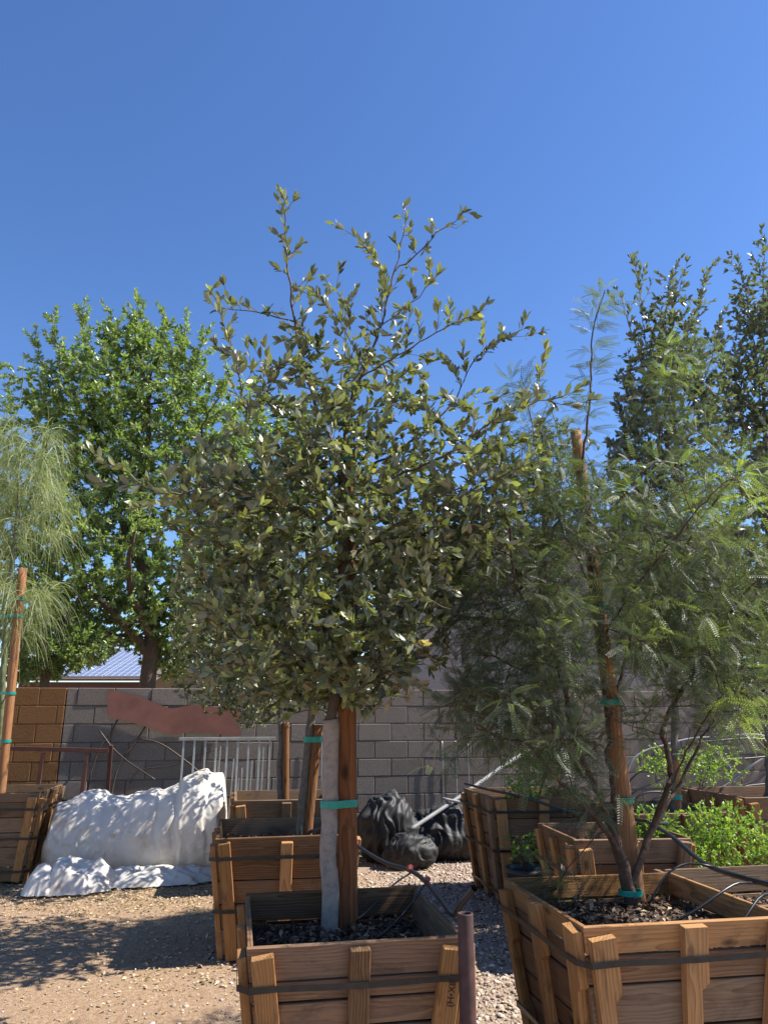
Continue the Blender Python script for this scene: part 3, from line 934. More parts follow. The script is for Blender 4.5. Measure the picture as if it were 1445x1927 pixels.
def finish_tree(name, label, cat, base, tr, r, bark, leaf, lv, template=(LEAF_V, LEAF_F), group=None, single=0, leafname='leaf', thick=.012, smooth=False, mesh_fn=None):
    root = empty(name, base)
    tag(root, label, cat, group)
    B = Matrix.Translation(-Vector(base))
    wm = tr.wood('trunk', r, thick); wm.transform(B)
    tk = link('trunk', wm, M[bark], root)
    P, D, Nn, S, T = lv
    if single:
        # the leaves that show largest: the ones closest to the camera, built one by one
        dc = np.linalg.norm(P - np.array([0, 0, H]), axis=1) / (S if S.ndim == 1 else S[:, 0])
        order = np.argsort(dc); one = order[:single]; rest = order[single:]
        tints = np.unique(np.round(T[one], 1)); lm = {}
        for tv in tints:
            me = np_mesh(leafname, template[0], template[1], smooth, {'tint': np.full(len(template[0]), tv)})
            me.materials.append(M[leaf]); lm[round(float(tv), 1)] = me
        Df, Wf, Nf = frames(D[one], Nn[one])
        for q, i in enumerate(one):
            o = bpy.data.objects.new(leafname, lm[round(float(np.round(T[i], 1)), 1)])
            COL.objects.link(o); o.parent = root
            s = float(S[i])
            o.matrix_local = B @ axes(Vector(Df[q]) * s, Vector(Wf[q]) * s, Vector(Nf[q]) * s, Vector(P[i]))
        P, D, Nn, S, T = P[rest], D[rest], Nn[rest], S[rest], T[rest]
    cm = scatter_mesh('crown', template[0], template[1], P, D, Nn, S, T, smooth)
    cm.transform(B)
    cr = link('crown', cm, M[leaf], root)
    cr['kind'] = 'stuff'
    return root
def band(points, z, hh, t, mat, parent, base):
    """flat tape loop round points (convex outline in xy) at height z"""
    bm = bmesh.new(); n = len(points)
    c = sum((Vector(p) for p in points), Vector((0, 0))) / n
    rows = []
    for p in points:
        d = (Vector(p) - c); d = d.normalized() * (d.length + t)
        q = c + d
        rows.append([bm.verts.new((x - base[0], y - base[1], zz - base[2])) for (x, y, zz) in ((p[0], p[1], z - hh), (p[0], p[1], z + hh), (q.x, q.y, z + hh), (q.x, q.y, z - hh))])
    for i in range(n):
        j = (i + 1) % n
        for k in range(4):
            bm.faces.new((rows[i][k], rows[j][k], rows[j][(k + 1) % 4], rows[i][(k + 1) % 4]))
    bmesh.ops.recalc_face_normals(bm, faces=bm.faces)
    return link('tie', bm_mesh('tie', bm), mat, parent)
def hull_loop(a, ra, b, rb, n=10):
    """stadium outline round two discs"""
    a, b = Vector(a), Vector(b); d = (b - a); ang = math.atan2(d.y, d.x)
    pts = []
    for i in range(n + 1):
        t = ang + math.pi / 2 + math.pi * i / n; pts.append((a.x + ra * math.cos(t), a.y + ra * math.sin(t)))
    for i in range(n + 1):
        t = ang - math.pi / 2 + math.pi * i / n; pts.append((b.x + rb * math.cos(t), b.y + rb * math.sin(t)))
    return pts

# ------------------------------------------------------------------ the white-trunked oak in the first box
zs1 = box1['soil_z']
YT = 3.72
def PO(px, py, dy=0.0): return np.array(at_y(px, py, YT + dy))
tr = Tree(101)
b0 = at_z(622, 1757, zs1 + .005); YT = b0.y
trunk = tr.limb([(b0.x, b0.y, zs1 - .02), PO(619, 1600), PO(621, 1480), PO(624, 1352), PO(640, 1240, .02), PO(650, 1100), PO(648, 960), PO(646, 850)], r0=.036, r1=.017, step=.06, jit=.003)
nc = len(trunk)
# leaders and main limbs, traced from the photograph at the tree's own depth
l1 = tr.limb([PO(646, 860), PO(610, 800, .05), PO(576, 705, .08), PO(556, 608, .05), PO(547, 547, .02), PO(538, 443), PO(535, 376, -.02)], r0=.012, r1=.003, leafy=False)
l2 = tr.limb([PO(646, 860), PO(660, 756, -.05), PO(686, 695, -.08), PO(714, 623, -.08), PO(729, 561, -.06), PO(718, 504, -.1), PO(696, 475, -.12), PO(675, 446, -.12)], r0=.012, r1=.003)
l3 = tr.limb([PO(729, 561, -.06), PO(745, 510, 0), PO(776, 486, .02), PO(822, 439, .05), PO(866, 407, .08)], r0=.006, r1=.002)
l4 = tr.limb([PO(740, 515, 0), PO(754, 461, -.02), PO(763, 412, -.05)], r0=.004, r1=.002)
l5 = tr.limb([PO(680, 705, -.08), PO(734, 677, -.2), PO(804, 637, -.25), PO(855, 605, -.25), PO(891, 592, -.3)], r0=.006, r1=.002)
l6 = tr.limb([PO(650, 900), PO(760, 840, .15), PO(848, 763, .25), PO(891, 681, .3), PO(945, 640, .3), PO(990, 615, .35)], r0=.008, r1=.002)
l7 = tr.limb([PO(650, 940), PO(760, 890, -.2), PO(850, 850, -.3), PO(945, 780, -.3), PO(1050, 748, -.3)], r0=.009, r1=.002)
l8 = tr.limb([PO(556, 608, .05), PO(520, 597, 0), PO(488, 587, -.05), PO(440, 582, -.1), PO(416, 579, -.1), PO(398, 548, -.1)], r0=.005, r1=.002)
l9 = tr.limb([PO(640, 950), PO(560, 880, -.2), PO(484, 824, -.35), PO(460, 770, -.38), PO(445, 680, -.4), PO(425, 620, -.4), PO(416, 594, -.4)], r0=.007, r1=.002)
l10 = tr.limb([PO(648, 1000), PO(560, 960, -.25), PO(480, 930, -.4), PO(417, 915, -.5), PO(340, 928, -.55), PO(285, 925, -.6), PO(235, 882, -.6)], r0=.008, r1=.002)
l11 = tr.limb([PO(650, 1060), PO(740, 990, -.3), PO(840, 950, -.4), PO(930, 900, -.4), PO(1010, 868, -.35)], r0=.008, r1=.002)
l12 = tr.limb([PO(648, 1040), PO(760, 1010, .25), PO(850, 1010, .35), PO(930, 1080, .3), PO(1000, 1145, .3)], r0=.006, r1=.002)
l13 = tr.limb([PO(645, 1180), PO(560, 1110, .2), PO(450, 1060, .3), PO(360, 1040, .35)], r0=.008, r1=.002)
l14 = tr.limb([PO(642, 1220), PO(700, 1160, -.3), PO(780, 1120, -.45), PO(850, 1150, -.5)], r0=.008, r1=.002)
l15 = tr.limb([PO(635, 1290), PO(560, 1230, -.3), PO(480, 1200, -.4), PO(410, 1210, -.45)], r0=.007, r1=.002)
l16 = tr.limb([PO(640, 1310), PO(690, 1290, -.15), PO(740, 1260, -.2), PO(800, 1250, -.2)], r0=.007, r1=.002)
l17 = tr.limb([PO(650, 1000), PO(620, 850, .3), PO(640, 720, .4), PO(650, 640, .45), PO(640, 560, .45), PO(612, 525, .45)], r0=.007, r1=.002)
l18 = tr.limb([PO(686, 695, -.08), PO(660, 640, -.15), PO(630, 590, -.2), PO(590, 550, -.2)], r0=.004, r1=.002)
l19 = tr.limb([PO(652, 920), PO(560, 800, .2), PO(500, 730, .25), PO(450, 670, .3)], r0=.006, r1=.002)
l20 = tr.limb([PO(714, 623, -.08), PO(760, 580, -.1), PO(800, 545, -.1), PO(806, 500, -.1)], r0=.004, r1=.002)
for L, ev, ln in ((l1, .075, (.08, .2)), (l2, .07, (.08, .22)), (l3, .06, (.05, .12)), (l4, .06, (.05, .1)), (l5, .07, (.06, .2)), (l6, .07, (.08, .2)), (l7, .06, (.1, .25)),
                  (l8, .06, (.04, .12)), (l9, .07, (.05, .14)), (l10, .06, (.06, .18)), (l11, .06, (.08, .2)), (l12, .07, (.06, .15)), (l17, .07, (.08, .2)), (l18, .06, (.06, .14)), (l19, .06, (.08, .18)), (l20, .06, (.05, .12))):
    tr.side_shoots(L, ev, ln, up=.45, t0=.3)
    tr.twigs.append(L[-max(2, int(len(L) * .3)):])
g = tr.rng
A = np.concatenate([
    px_blob(g, 640, 1060, 270, 220, YT, .85, 620),
    px_blob(g, 560, 900, 190, 130, YT, .7, 230),
    px_blob(g, 790, 910, 190, 150, YT, .7, 220),
    px_blob(g, 890, 990, 150, 140, YT, .5, 170),
    px_blob(g, 960, 840, 90, 100, YT, .4, 60),
    px_blob(g, 660, 800, 190, 100, YT, .6, 210),
    px_blob(g, 690, 670, 140, 80, YT, .45, 60),
    px_blob(g, 540, 690, 70, 100, YT, .35, 34),
    px_blob(g, 560, 1220, 200, 125, YT, .75, 320),
    px_blob(g, 720, 1200, 130, 110, YT, .6, 170),
    px_blob(g, 650, 1290, 140, 60, YT - .1, .4, 95),
    px_blob(g, 430, 1040, 120, 160, YT, .6, 180),
    px_blob(g, 380, 930, 100, 60, YT - .2, .4, 40),
    px_blob(g, 790, 1060, 100, 90, YT, .5, 70)])
tr.grow(A, step=.06, twig_len=.26)
rad = tr.radii(.0015, .40, .036)
lv = tr.leaves(per_m=58, size=(.042, .074), angle=.8, up=.3, flop=.85, tint=(.42, .24), newtip=.09)
print('oak leaves', len(lv[0]))
# a few dried, bleached sprays on the lower right
P = lv[0]
for (px, py, rr) in ((775, 1320, 42), (790, 1215, 26), (500, 1190, 10), (800, 1330, 20)):
    c = np.array(at_y(px, py, YT))
    prj = np.array([722.5 + F * P[:, 0] / (P[:, 1] * CP + (P[:, 2] - H) * SP), 963.5 - F * ((P[:, 2] - H) * CP - P[:, 1] * SP) / (P[:, 1] * CP + (P[:, 2] - H) * SP)]).T
    k = np.hypot(prj[:, 0] - px, prj[:, 1] - py) < rr
    k &= g.uniform(size=len(P)) < .75
    lv[4][k] = g.uniform(.96, 1.0, k.sum())
oak = finish_tree('oak_tree', 'bushy live oak with whitewashed trunk tied to a brown square stake', 'tree', (b0.x, b0.y, zs1), tr, rad, 'bark_brown', 'leaf_oak', lv, group='trees growing in planter boxes', single=300)
# whitewashed lower trunk as its own skin over the stem
ST = spline([tr.pos[i] for i in trunk[:int(nc * .42)]], .03)
rr_ = .0395 + .0035 * np.array([noise.noise(Vector((0, 0, p[2] * 6))) for p in ST])
me = tube_mesh('painted_trunk', ST, rr_, 16, True)
org = origin_to(me, oak.location)
link('painted_trunk', me, M['white_paint_trunk'], oak)
# its stake
s0 = at_z(655, 1752, zs1 - .0); st_top = at_y(651, 852, s0.y)
hs = .041
def square_stake(name, label, base, top, half, mat, h_extra=.15):
    base, top = Vector(base), Vector(top)
    d = (top - base); L = d.length + h_extra; ex = d.normalized()
    bm = slab(L, L, half * 2, half * 2, .007)
    root = empty(name, base); tag(root, label, 'stake', 'stakes supporting the boxed trees')
    o = link('post', bm_mesh('post', bm), mat, root)
    ey = Vector((.12, 1, 0)); ez = ex.cross(ey).normalized(); ey = ez.cross(ex)
    o.matrix_local = axes(ex, ey, ez, ex * (L / 2 - h_extra))
    return root
stk = square_stake('tree_stake', 'square red-brown wooden stake tied to the whitewashed oak trunk', s0, st_top, hs, M['stake_wood'])
for (py, hh) in ((1512, .017),):
    zt = at_y(640, py, s0.y - .03).z
    ta = at_y(620, py, YT)
    k = np.argmin(np.abs(tr.pos[trunk][:, 2] - zt)); tp = tr.pos[trunk][k]
    f = (zt - s0.z) / (st_top.z - s0.z); sp = s0.lerp(st_top, f)
    pts = [(tp[0] - .044, tp[1] + .012), (tp[0] - .046, tp[1] - .018), (tp[0] - .034, tp[1] - .044), (tp[0] - .005, tp[1] - .056), (tp[0] + .025, tp[1] - .055), (sp.x + .02, sp.y - .050), (sp.x + .047, sp.y - .044), (sp.x + .048, sp.y + .045), (sp.x - .03, sp.y + .05), (tp[0] - .02, tp[1] + .043)]
    band(pts, zt, hh, .002, M['tie_tape'], stk, s0)
zt = st_top.z - .06
k = np.argmin(np.abs(tr.pos[trunk][:, 2] - zt)); tp = tr.pos[trunk][k]
band(hull_loop((tp[0], tp[1]), .03, (st_top.x, st_top.y), .062), zt, .016, .002, M['tie_tape'], stk, s0)

# ------------------------------------------------------------------ other boxed oaks
def staked_oak(label, box, c, trunk_px, stake_px, Yt, blobs, seed, top_px, leafm='leaf_oak', bark='bark_grey', per_m=52, size=(.042, .066), n_scale=3.4, rtr=.032, stake_mat='log_wood', tie_py=None, stake_r=.035, group='trees growing in planter boxes', stake_label='', tint=(.38, .2), limbs=(), shoots=()):
    zs = box['soil_z']
    tr = Tree(seed); g = tr.rng
    pts = [np.array(at_y(px, py, Yt)) for px, py in trunk_px]
    pts[0][2] = zs - .03
    ids = tr.limb(pts, r0=rtr, r1=rtr * .5, step=.07)
    for lp in limbs:
        L = tr.limb([np.array(at_y(px, py, Yt + dy)) for px, py, dy in lp], r0=.010, r1=.0025, step=.06)
        tr.side_shoots(L, .07, (.07, .2), up=.6, t0=.3); tr.twigs.append(L[-max(2, int(len(L) * .3)):])
    A = np.concatenate([px_blob(g, *b_[:6], int(b_[6] * n_scale)) for b_ in blobs])
    tr.grow(A, step=.08, twig_len=.3)
    rad = tr.radii(.0015, .40, rtr)
    lv = tr.leaves(per_m=per_m, size=size, angle=.8, up=.3, flop=.85, tint=tint, newtip=.04)
    base = (float(pts[0][0]), float(pts[0][1]), zs)
    t = finish_tree('oak_tree', label, 'tree', base, tr, rad, bark, leafm, lv, group=group)
    if stake_px:
        a, b_ = [at_y(px, py, Yt) for px, py in stake_px]
        d = (b_ - a); a = a + d * ((zs - .08 - a.z) / d.z) if abs(d.z) > .01 else a
        S = [a.lerp(b_, q / 12) for q in range(13)]
        rr = [stake_r * (1 + .05 * noise.noise(Vector((seed, 0, q * .7)))) for q in range(13)]
        rt = empty('tree_stake', a); tag(rt, stake_label, 'stake', 'stakes supporting the boxed trees')
        me = tube_mesh('post', S, rr, 12); origin_to(me, a); link('post', me, M[stake_mat], rt)
        for py in tie_py or ():
            z = at_y(stake_px[0][0], py, Yt).z
            f = (z - a.z) / (b_.z - a.z); sp = a.lerp(b_, f)
            k = np.argmin(np.abs(tr.pos[ids][:, 2] - z)); tp = tr.pos[ids][k]
            band(hull_loop((tp[0], tp[1]), rtr * 1.08, (sp.x, sp.y), stake_r * 1.12), z, .02, .003, M['tie_tape'], rt, a)
    return t
staked_oak('shaded live oak with leaning grey trunk, growing behind the whitewashed oak', box2, c2, [(565, 1572), (572, 1480), (582, 1395), (590, 1300), (590, 1150), (575, 1000)], [(578, 1572), (599, 1365)], 5.75,
           [(545, 1120, 215, 200, 5.75, 1.0, 300), (600, 1250, 150, 90, 5.75, .7, 90), (700, 1080, 120, 150, 5.75, .7, 70), (430, 1200, 100, 120, 5.75, .6, 70)], 202, None, stake_label='brown log stake leaning with the grey trunk', tie_py=(1392,), stake_r=.036, rtr=.038)
staked_oak('live oak with slim mottled trunk, growing closest to the fence panel', box3, c3, [(528, 1545), (526, 1450), (528, 1370), (520, 1250), (500, 1100)], [(537, 1545), (538, 1360)], 7.7,
           [(440, 1180, 120, 150, 7.7, .9, 170), (520, 1250, 100, 100, 7.7, .7, 90), (400, 1290, 70, 60, 7.7, .5, 40), (470, 1335, 60, 35, 7.7, .4, 26), (500, 1000, 90, 100, 7.7, .7, 50)], 303, None, stake_label='orange log stake beside the slim mottled trunk', stake_r=.034, rtr=.03)
YD = 6.6; YE = 7.0
staked_oak('upright live oak with dark bluish leaves behind the mesquite', boxD, cD, [(1268, 1540), (1268, 1440), (1270, 1250), (1275, 1000), (1270, 800), (1262, 680)], [(1276, 1540), (1270, 1430)], YD,
           [(1275, 1060, 120, 240, YD, .7, 240), (1265, 800, 95, 170, YD, .5, 150), (1260, 640, 75, 90, YD, .35, 60), (1200, 760, 45, 110, YD, .3, 40), (1340, 740, 40, 110, YD, .3, 36), (1180, 860, 45, 60, YD, .3, 34), (1200, 1000, 60, 100, YD, .4, 50)], 404, None, leafm='leaf_oak_dark', stake_label='reddish log stake among the bright shrubs', tie_py=(1500,), size=(.052, .08), stake_r=.034,
           limbs=[[(1270, 900, 0), (1235, 780, 0), (1215, 650, .1), (1205, 560, .1), (1193, 486, .1)], [(1270, 850, 0), (1290, 720, .1), (1310, 600, .1), (1333, 508, .1)], [(1265, 800, 0), (1265, 640, -.1), (1262, 525, -.1)], [(1262, 760, 0), (1240, 640, -.2), (1262, 560, -.2), (1283, 520, -.2)], [(1240, 760, 0), (1200, 660, -.1), (1180, 600, -.1), (1170, 560, -.1)], [(1250, 900, 0), (1190, 820, .1), (1155, 765, .1)], [(1275, 800, 0), (1330, 700, 0), (1358, 592, 0)], [(1290, 1000, 0), (1220, 880, .2), (1176, 715, .2)]])
staked_oak('tallest dark upright oak, its crown cut by the end of the yard', boxE, cE, [(1447, 1530), (1446, 1400), (1446, 1150), (1442, 900), (1435, 700)], None, YE,
           [(1430, 1060, 90, 230, YE, .7, 170), (1435, 800, 85, 180, YE, .5, 160), (1425, 600, 55, 90, YE, .3, 60), (1385, 740, 40, 90, YE, .3, 36), (1540, 900, 110, 300, YE, .6, 120)], 505, None, leafm='leaf_oak_dark', size=(.052, .08),
           limbs=[[(1440, 850, 0), (1425, 700, 0), (1405, 560, 0), (1388, 488, 0)], [(1438, 750, 0), (1436, 600, 0), (1436, 520, 0), (1440, 455, 0)], [(1430, 800, 0), (1375, 700, 0), (1352, 620, 0)], [(1440, 850, 0), (1480, 650, 0), (1490, 520, 0)]])

# ------------------------------------------------------------------ mesquite in the big box
zsM = boxM['soil_z']
bM = at_z(1188, 1708, zsM + .01)
YM = bM.y
def PM(px, py, dy=0.0): return np.array(at_y(px, py, YM + dy))
tr = Tree(606)
m0 = tr.limb([(bM.x, YM, zsM - .03), PM(1183, 1670), PM(1172, 1630), PM(1160, 1590, -.02)], r0=.036, r1=.026, step=.05)
m1 = tr.limb([PM(1165, 1610), PM(1140, 1565, -.1), PM(1080, 1500, -.25), PM(1020, 1430, -.35), PM(960, 1372, -.45), PM(900, 1340, -.5), PM(850, 1325, -.55)], r0=.016, r1=.003)
m2 = tr.limb([PM(1165, 1600), PM(1130, 1500, -.1), PM(1095, 1430, -.2), PM(1072, 1350, -.25), PM(1058, 1280, -.3), PM(1030, 1200, -.3), PM(975, 1110, -.35), (PM(960, 1010, -.35)), PM(940, 930, -.35)], r0=.017, r1=.004)
m3 = tr.limb([PM(1183, 1665), PM(1205, 1620, .02), PM(1235, 1540, .05), PM(1258, 1475, .06), PM(1256, 1420, .08), PM(1250, 1365, .08), PM(1290, 1290, .0), PM(1340, 1210, -.1), PM(1390, 1130, -.15), PM(1440, 1080, -.2)], r0=.02, r1=.004)
m4 = tr.limb([PM(1215, 1590, .04), PM(1260, 1510, .15), PM(1292, 1450, .2), PM(1340, 1360, .2), PM(1400, 1300, .2), PM(1450, 1280, .2)], r0=.014, r1=.003)
m5 = tr.limb([PM(1165, 1600), PM(1150, 1450, .06), PM(1140, 1300, .08), PM(1125, 1150, .05), PM(1105, 1000, .03), PM(1094, 900, .02), PM(1105, 800), PM(1112, 700, -.02), PM(1116, 620, -.04), PM(1138, 548, -.06)], r0=.018, r1=.0028)
m6 = tr.limb([PM(1145, 1350, .07), PM(1190, 1200, .2), PM(1215, 1050, .3), PM(1225, 900, .35), PM(1250, 780, .35), PM(1272, 700, .35), PM(1280, 650, .35)], r0=.011, r1=.0025)
m7 = tr.limb([PM(1200, 1170, .22), PM(1260, 1080, .1), PM(1320, 980, -.05), PM(1380, 900, -.1), PM(1430, 850, -.1)], r0=.009, r1=.0025)
m8 = tr.limb([PM(1120, 1120, .05), PM(1060, 1000, .2), PM(1020, 900, .25), PM(1000, 800, .25), PM(985, 730, .25)], r0=.008, r1=.0025)
m9 = tr.limb([PM(1230, 1550, .05), PM(1300, 1400, -.25), PM(1370, 1300, -.4), PM(1430, 1330, -.5)], r0=.008, r1=.0025)
m10 = tr.limb([PM(1130, 1200, .05), PM(1200, 1100, -.3), PM(1280, 1000, -.45), PM(1350, 920, -.5), PM(1400, 890, -.5)], r0=.008, r1=.0025)
for L in (m1, m2, m3, m4, m6, m7, m8, m9, m10):
    tr.side_shoots(L, .085, (.12, .38), up=.15, t0=.3, spread=1.1)
    tr.twigs.append(L[-max(2, int(len(L) * .35)):])
tr.side_shoots(m1, .07, (.15, .4), up=-.05, t0=.2, spread=1.0)
for _ in range(3): tr.twigs.append(m5[-int(len(m5) * .32):])
g = tr.rng
A = np.concatenate([
    px_blob(g, 1150, 1130, 210, 240, YM, .75, 252),
    px_blob(g, 980, 1180, 130, 190, YM - .2, .5, 147),
    px_blob(g, 930, 1330, 100, 80, YM - .4, .35, 84),
    px_blob(g, 1010, 920, 100, 140, YM, .4, 63),
    px_blob(g, 1350, 1030, 120, 200, YM - .1, .5, 157),
    px_blob(g, 1270, 760, 70, 110, YM + .3, .25, 37),
    px_blob(g, 1310, 1240, 140, 130, YM - .1, .5, 126),
    px_blob(g, 1060, 1380, 90, 110, YM - .2, .4, 62),
    px_blob(g, 1120, 1530, 40, 80, YM - .15, .2, 14),
    px_blob(g, 900, 1190, 75, 180, YM - .1, .35, 150),
    px_blob(g, 1030, 1190, 60, 200, YM - .45, .25, 90),
    px_blob(g, 1120, 960, 110, 120, YM - .2, .3, 70),
    px_blob(g, 1240, 1130, 110, 170, YM - .3, .4, 90),
    px_blob(g, 1400, 1180, 60, 150, YM - .1, .3, 60),
    px_blob(g, 1030, 1655, 50, 25, YM + .1, .2, 9)])
tr.grow(A, step=.07, twig_len=.34, zpen=.1)
rad = tr.radii(.0015, .37, .036)
# bipinnate fronds: one pinna template, two pinnae on each leaf
def pinna_template(npairs=11, L=1.0):
    V, Fc = [], []
    def quad(a, b, c, d): i = len(V); V.extend([a, b, c, d]); Fc.append([i, i + 1, i + 2]); Fc.append([i, i + 2, i + 3])
    zc = lambda x: -.24 * x * x
    quad((0, -.006, 0), (.5, -.006, zc(.5)), (.5, .006, zc(.5)), (0, .006, 0)); quad((.5, -.006, zc(.5)), (1, -.003, zc(1)), (1, .003, zc(1)), (.5, .006, zc(.5)))
    for k in range(npairs):
        x = .16 + .84 * k / (npairs - 1)
        ll = .155 * (1 - .45 * abs(k / (npairs - 1) - .4))
        wl = .021
        for s in (-1, 1):
            ax, ay = math.cos(1.05), math.sin(1.05) * s
            z0 = zc(x)
            b = (x, 0.004 * s, z0); t = (x + ll * ax, ll * ay, z0 + .012 - .02)
            mx, my = x + ll * ax * .5, ll * ay * .5
            quad(b, (mx + wl * abs(ay) , my - wl * ax * s, z0 + .012), t, (mx - wl * abs(ay), my + wl * ax * s, z0 + .012))
    return np.array(V), np.array(Fc)
PIN_V, PIN_F = pinna_template()
def fronds(tr, per_m=20, size=(.085, .14), tint=(.36, .17), droop=.35):
    rng = tr.rng
    i, last, near, az, tw = tr.leafy_segments(per_m, tint, 1)
    n = len(i); a, seg, t, u, v = tr.seg_frames(i)
    rad = np.cos(az)[:, None] * u + np.sin(az)[:, None] * v
    d = t * .5 + rad; d[:, 2] -= droop * rng.uniform(0, 1, n); d /= np.linalg.norm(d, axis=1)[:, None]
    side = np.cross(d, [0, 0, 1.0]); side /= np.linalg.norm(side, axis=1)[:, None] + 1e-9
    s_ = rng.uniform(*size, n); te = np.clip(tw + rng.normal(0, .06, n), 0, 1)
    nn = np.array([0, 0, 1.0]) + rng.normal(0, .7, (n, 3))
    pet = a + seg * rng.uniform(size=n)[:, None] + d * s_[:, None] * .22
    out = []
    for sg in (-1, 1):
        out.append((pet, d + side * sg * .42 + np.array([0, 0, -.1]), nn + side * sg * .2, s_, te))
    return [np.concatenate([o_[k] for o_ in out]) for k in range(5)]
lv = fronds(tr, per_m=27)
print('pinnae', len(lv[0]))
# fresh lime growth on the sunny shoots on the right
P = lv[0]
zc_ = P[:, 1] * CP + (P[:, 2] - H) * SP
prx = 722.5 + F * P[:, 0] / zc_; pry = 963.5 - F * ((P[:, 2] - H) * CP - P[:, 1] * SP) / zc_
for (px, py, rr, am) in ((1370, 950, 70, .45), (1160, 1100, 45, .4), (1210, 1165, 45, .4), (1270, 680, 50, .3), (1130, 570, 40, .4), (1400, 1340, 40, .5), (1330, 1190, 40, .25), (1430, 900, 50, .35)):
    k = np.hypot(prx - px, pry - py) < rr
    lv[4][k] = np.clip(lv[4][k] + am * g.uniform(.5, 1, k.sum()), 0, 1)
finish_tree('mesquite_tree', 'feathery mesquite with several brown stems and a log stake', 'tree', (bM.x, bM.y, zsM), tr, rad, 'bark_mesquite', 'leaf_mesquite', lv, template=(PIN_V, PIN_F), group='trees growing in planter boxes', single=300, leafname='frond')
MTR = tr
# mesquite log stake
a = at_z(1196, 1690, zsM - .1); a.y = YM + .12; a = Vector((at_y(1198, 1680, YM + .12).x, YM + .12, zsM - .08)); b_ = at_y(1083, 812, YM + .12)
S = [a.lerp(b_, q / 20) for q in range(21)]
rr = [.047 - .016 * q / 20 + .002 * noise.noise(Vector((3, 1, q * .9))) for q in range(21)]
rt = empty('tree_stake', a); tag(rt, 'thick round orange log stake rising through the mesquite', 'stake', 'stakes supporting the boxed trees')
me = tube_mesh('post', S, rr, 14); origin_to(me, a); link('post', me, M['shaded_log'], rt)
for py in (1143, 1322, 1505):
    z = at_y(1140, py, YM + .12).z; f = (z - a.z) / (b_.z - a.z); sp = a.lerp(b_, f)
    band(hull_loop((sp.x - .01, sp.y - .02), .052, (sp.x, sp.y), .052), z, .014, .003, M['tie_tape'], rt, a)
zt = zsM + .075
band(hull_loop((bM.x - .012, bM.y), .042, (bM.x + .012, bM.y), .042), zt, .012, .003, M['tie_tape'], rt, a)

# ------------------------------------------------------------------ weeping tree in the left box
zsL = boxL['soil_z']; YL = 8.0
tr = Tree(707)
b0 = at_y(-4, 1470, YL)
wl = tr.limb([(b0.x, YL, zsL - .03), at_y(2, 1350, YL), at_y(12, 1150, YL), at_y(30, 1000, YL), at_y(35, 900, YL)], r0=.04, r1=.018, step=.08)
tr.limb([at_y(30, 1000, YL), at_y(60, 930, YL), at_y(85, 850, YL - .2), at_y(100, 790, YL - .3)], r0=.014, r1=.004)
tr.limb([at_y(28, 1020, YL), at_y(15, 900, YL + .2), at_y(20, 820, YL + .2), at_y(40, 745, YL + .2), at_y(45, 665, YL + .2)], r0=.014, r1=.004)
tr.limb([at_y(25, 1040, YL), at_y(-30, 950, YL - .1), at_y(-60, 850, YL - .1)], r0=.014, r1=.004)
g = tr.rng
tr.grow(np.concatenate([px_blob(g, 45, 900, 85, 130, YL, .7, 80), px_blob(g, 40, 1130, 50, 70, YL, .4, 26), px_blob(g, -40, 1000, 80, 150, YL, .6, 40)]), step=.08, zpen=.1)
rad = tr.radii(.002, .4, .04)
root = empty('weeping_tree', (b0.x, YL, zsL)); tag(root, 'weeping tree of thin hanging green streamers at the tan wall', 'tree', 'trees growing in planter boxes')
wm = tr.wood('trunk', rad); wm.transform(Matrix.Translation(-Vector(root.location))); link('trunk', wm, M['bark_green'], root)
VV, FF, TT = [], [], []; off = 0
ends = [t_ for t_ in tr.twigs]
for t_ in ends:
    for q in range(30):
        i = t_[g.integers(0, len(t_))]
        p = tr.pos[i].copy(); out = p - np.array([b0.x, YL, p[2]]); out /= np.linalg.norm(out) + 1e-6
        d = out * g.uniform(.1, .8) + g.normal(0, .8, 3) + np.array([.15, 0, .1]); d /= np.linalg.norm(d)
        L = g.uniform(.2, .62); n = 7; w = g.uniform(.0016, .0036)
        pts = [p]
        for k in range(n - 1):
            d = d + np.array([0, 0, -g.uniform(.22, .42)]); d /= np.linalg.norm(d); p = p + d * L / (n - 1); pts.append(p)
        pts = np.array(pts); sd_ = g.normal(size=3); sd_ /= np.linalg.norm(sd_)
        ww = w * np.linspace(1, .45, n)[:, None]
        VV.append(np.concatenate([pts - sd_ * ww, pts + sd_ * ww])); i_ = np.arange(n - 1)
        FF.append(np.stack([i_, i_ + 1, i_ + n + 1, i_ + n], -1) + off); off += 2 * n
        TT.append(np.full(2 * n, np.clip(g.normal(.55, .22), 0, 1)))
cm = np_mesh('crown', np.concatenate(VV), np.concatenate(FF), False, {'tint': np.concatenate(TT)}); cm.transform(Matrix.Translation(-Vector(root.location)))
cr = link('crown', cm, M['leaf_verde'], root); cr['kind'] = 'stuff'
a = at_y(3, 1490, YL - .1); a.z = zsL - .08; b_ = at_y(43, 1070, YL - .1)
S = [a.lerp(b_, q / 14) for q in range(15)]
rt = empty('tree_stake', a); tag(rt, 'orange log stake tied to the weeping tree', 'stake', 'stakes supporting the boxed trees')
me = tube_mesh('post', S, [.045 + .002 * noise.noise(Vector((9, 1, q * .9))) for q in range(15)], 12); origin_to(me, a); link('post', me, M['log_wood'], rt)
for py in (1128, 1160, 1305, 1395):
    z = at_y(20, py, YL - .1).z; f = (z - a.z) / (b_.z - a.z); sp = a.lerp(b_, f)
    k = np.argmin(np.abs(tr.pos[wl][:, 2] - z)); tp = tr.pos[wl][k]
    band(hull_loop((tp[0], tp[1]), .04, (sp.x, sp.y), .05), z, .014, .003, M['tie_tape'], rt, a)

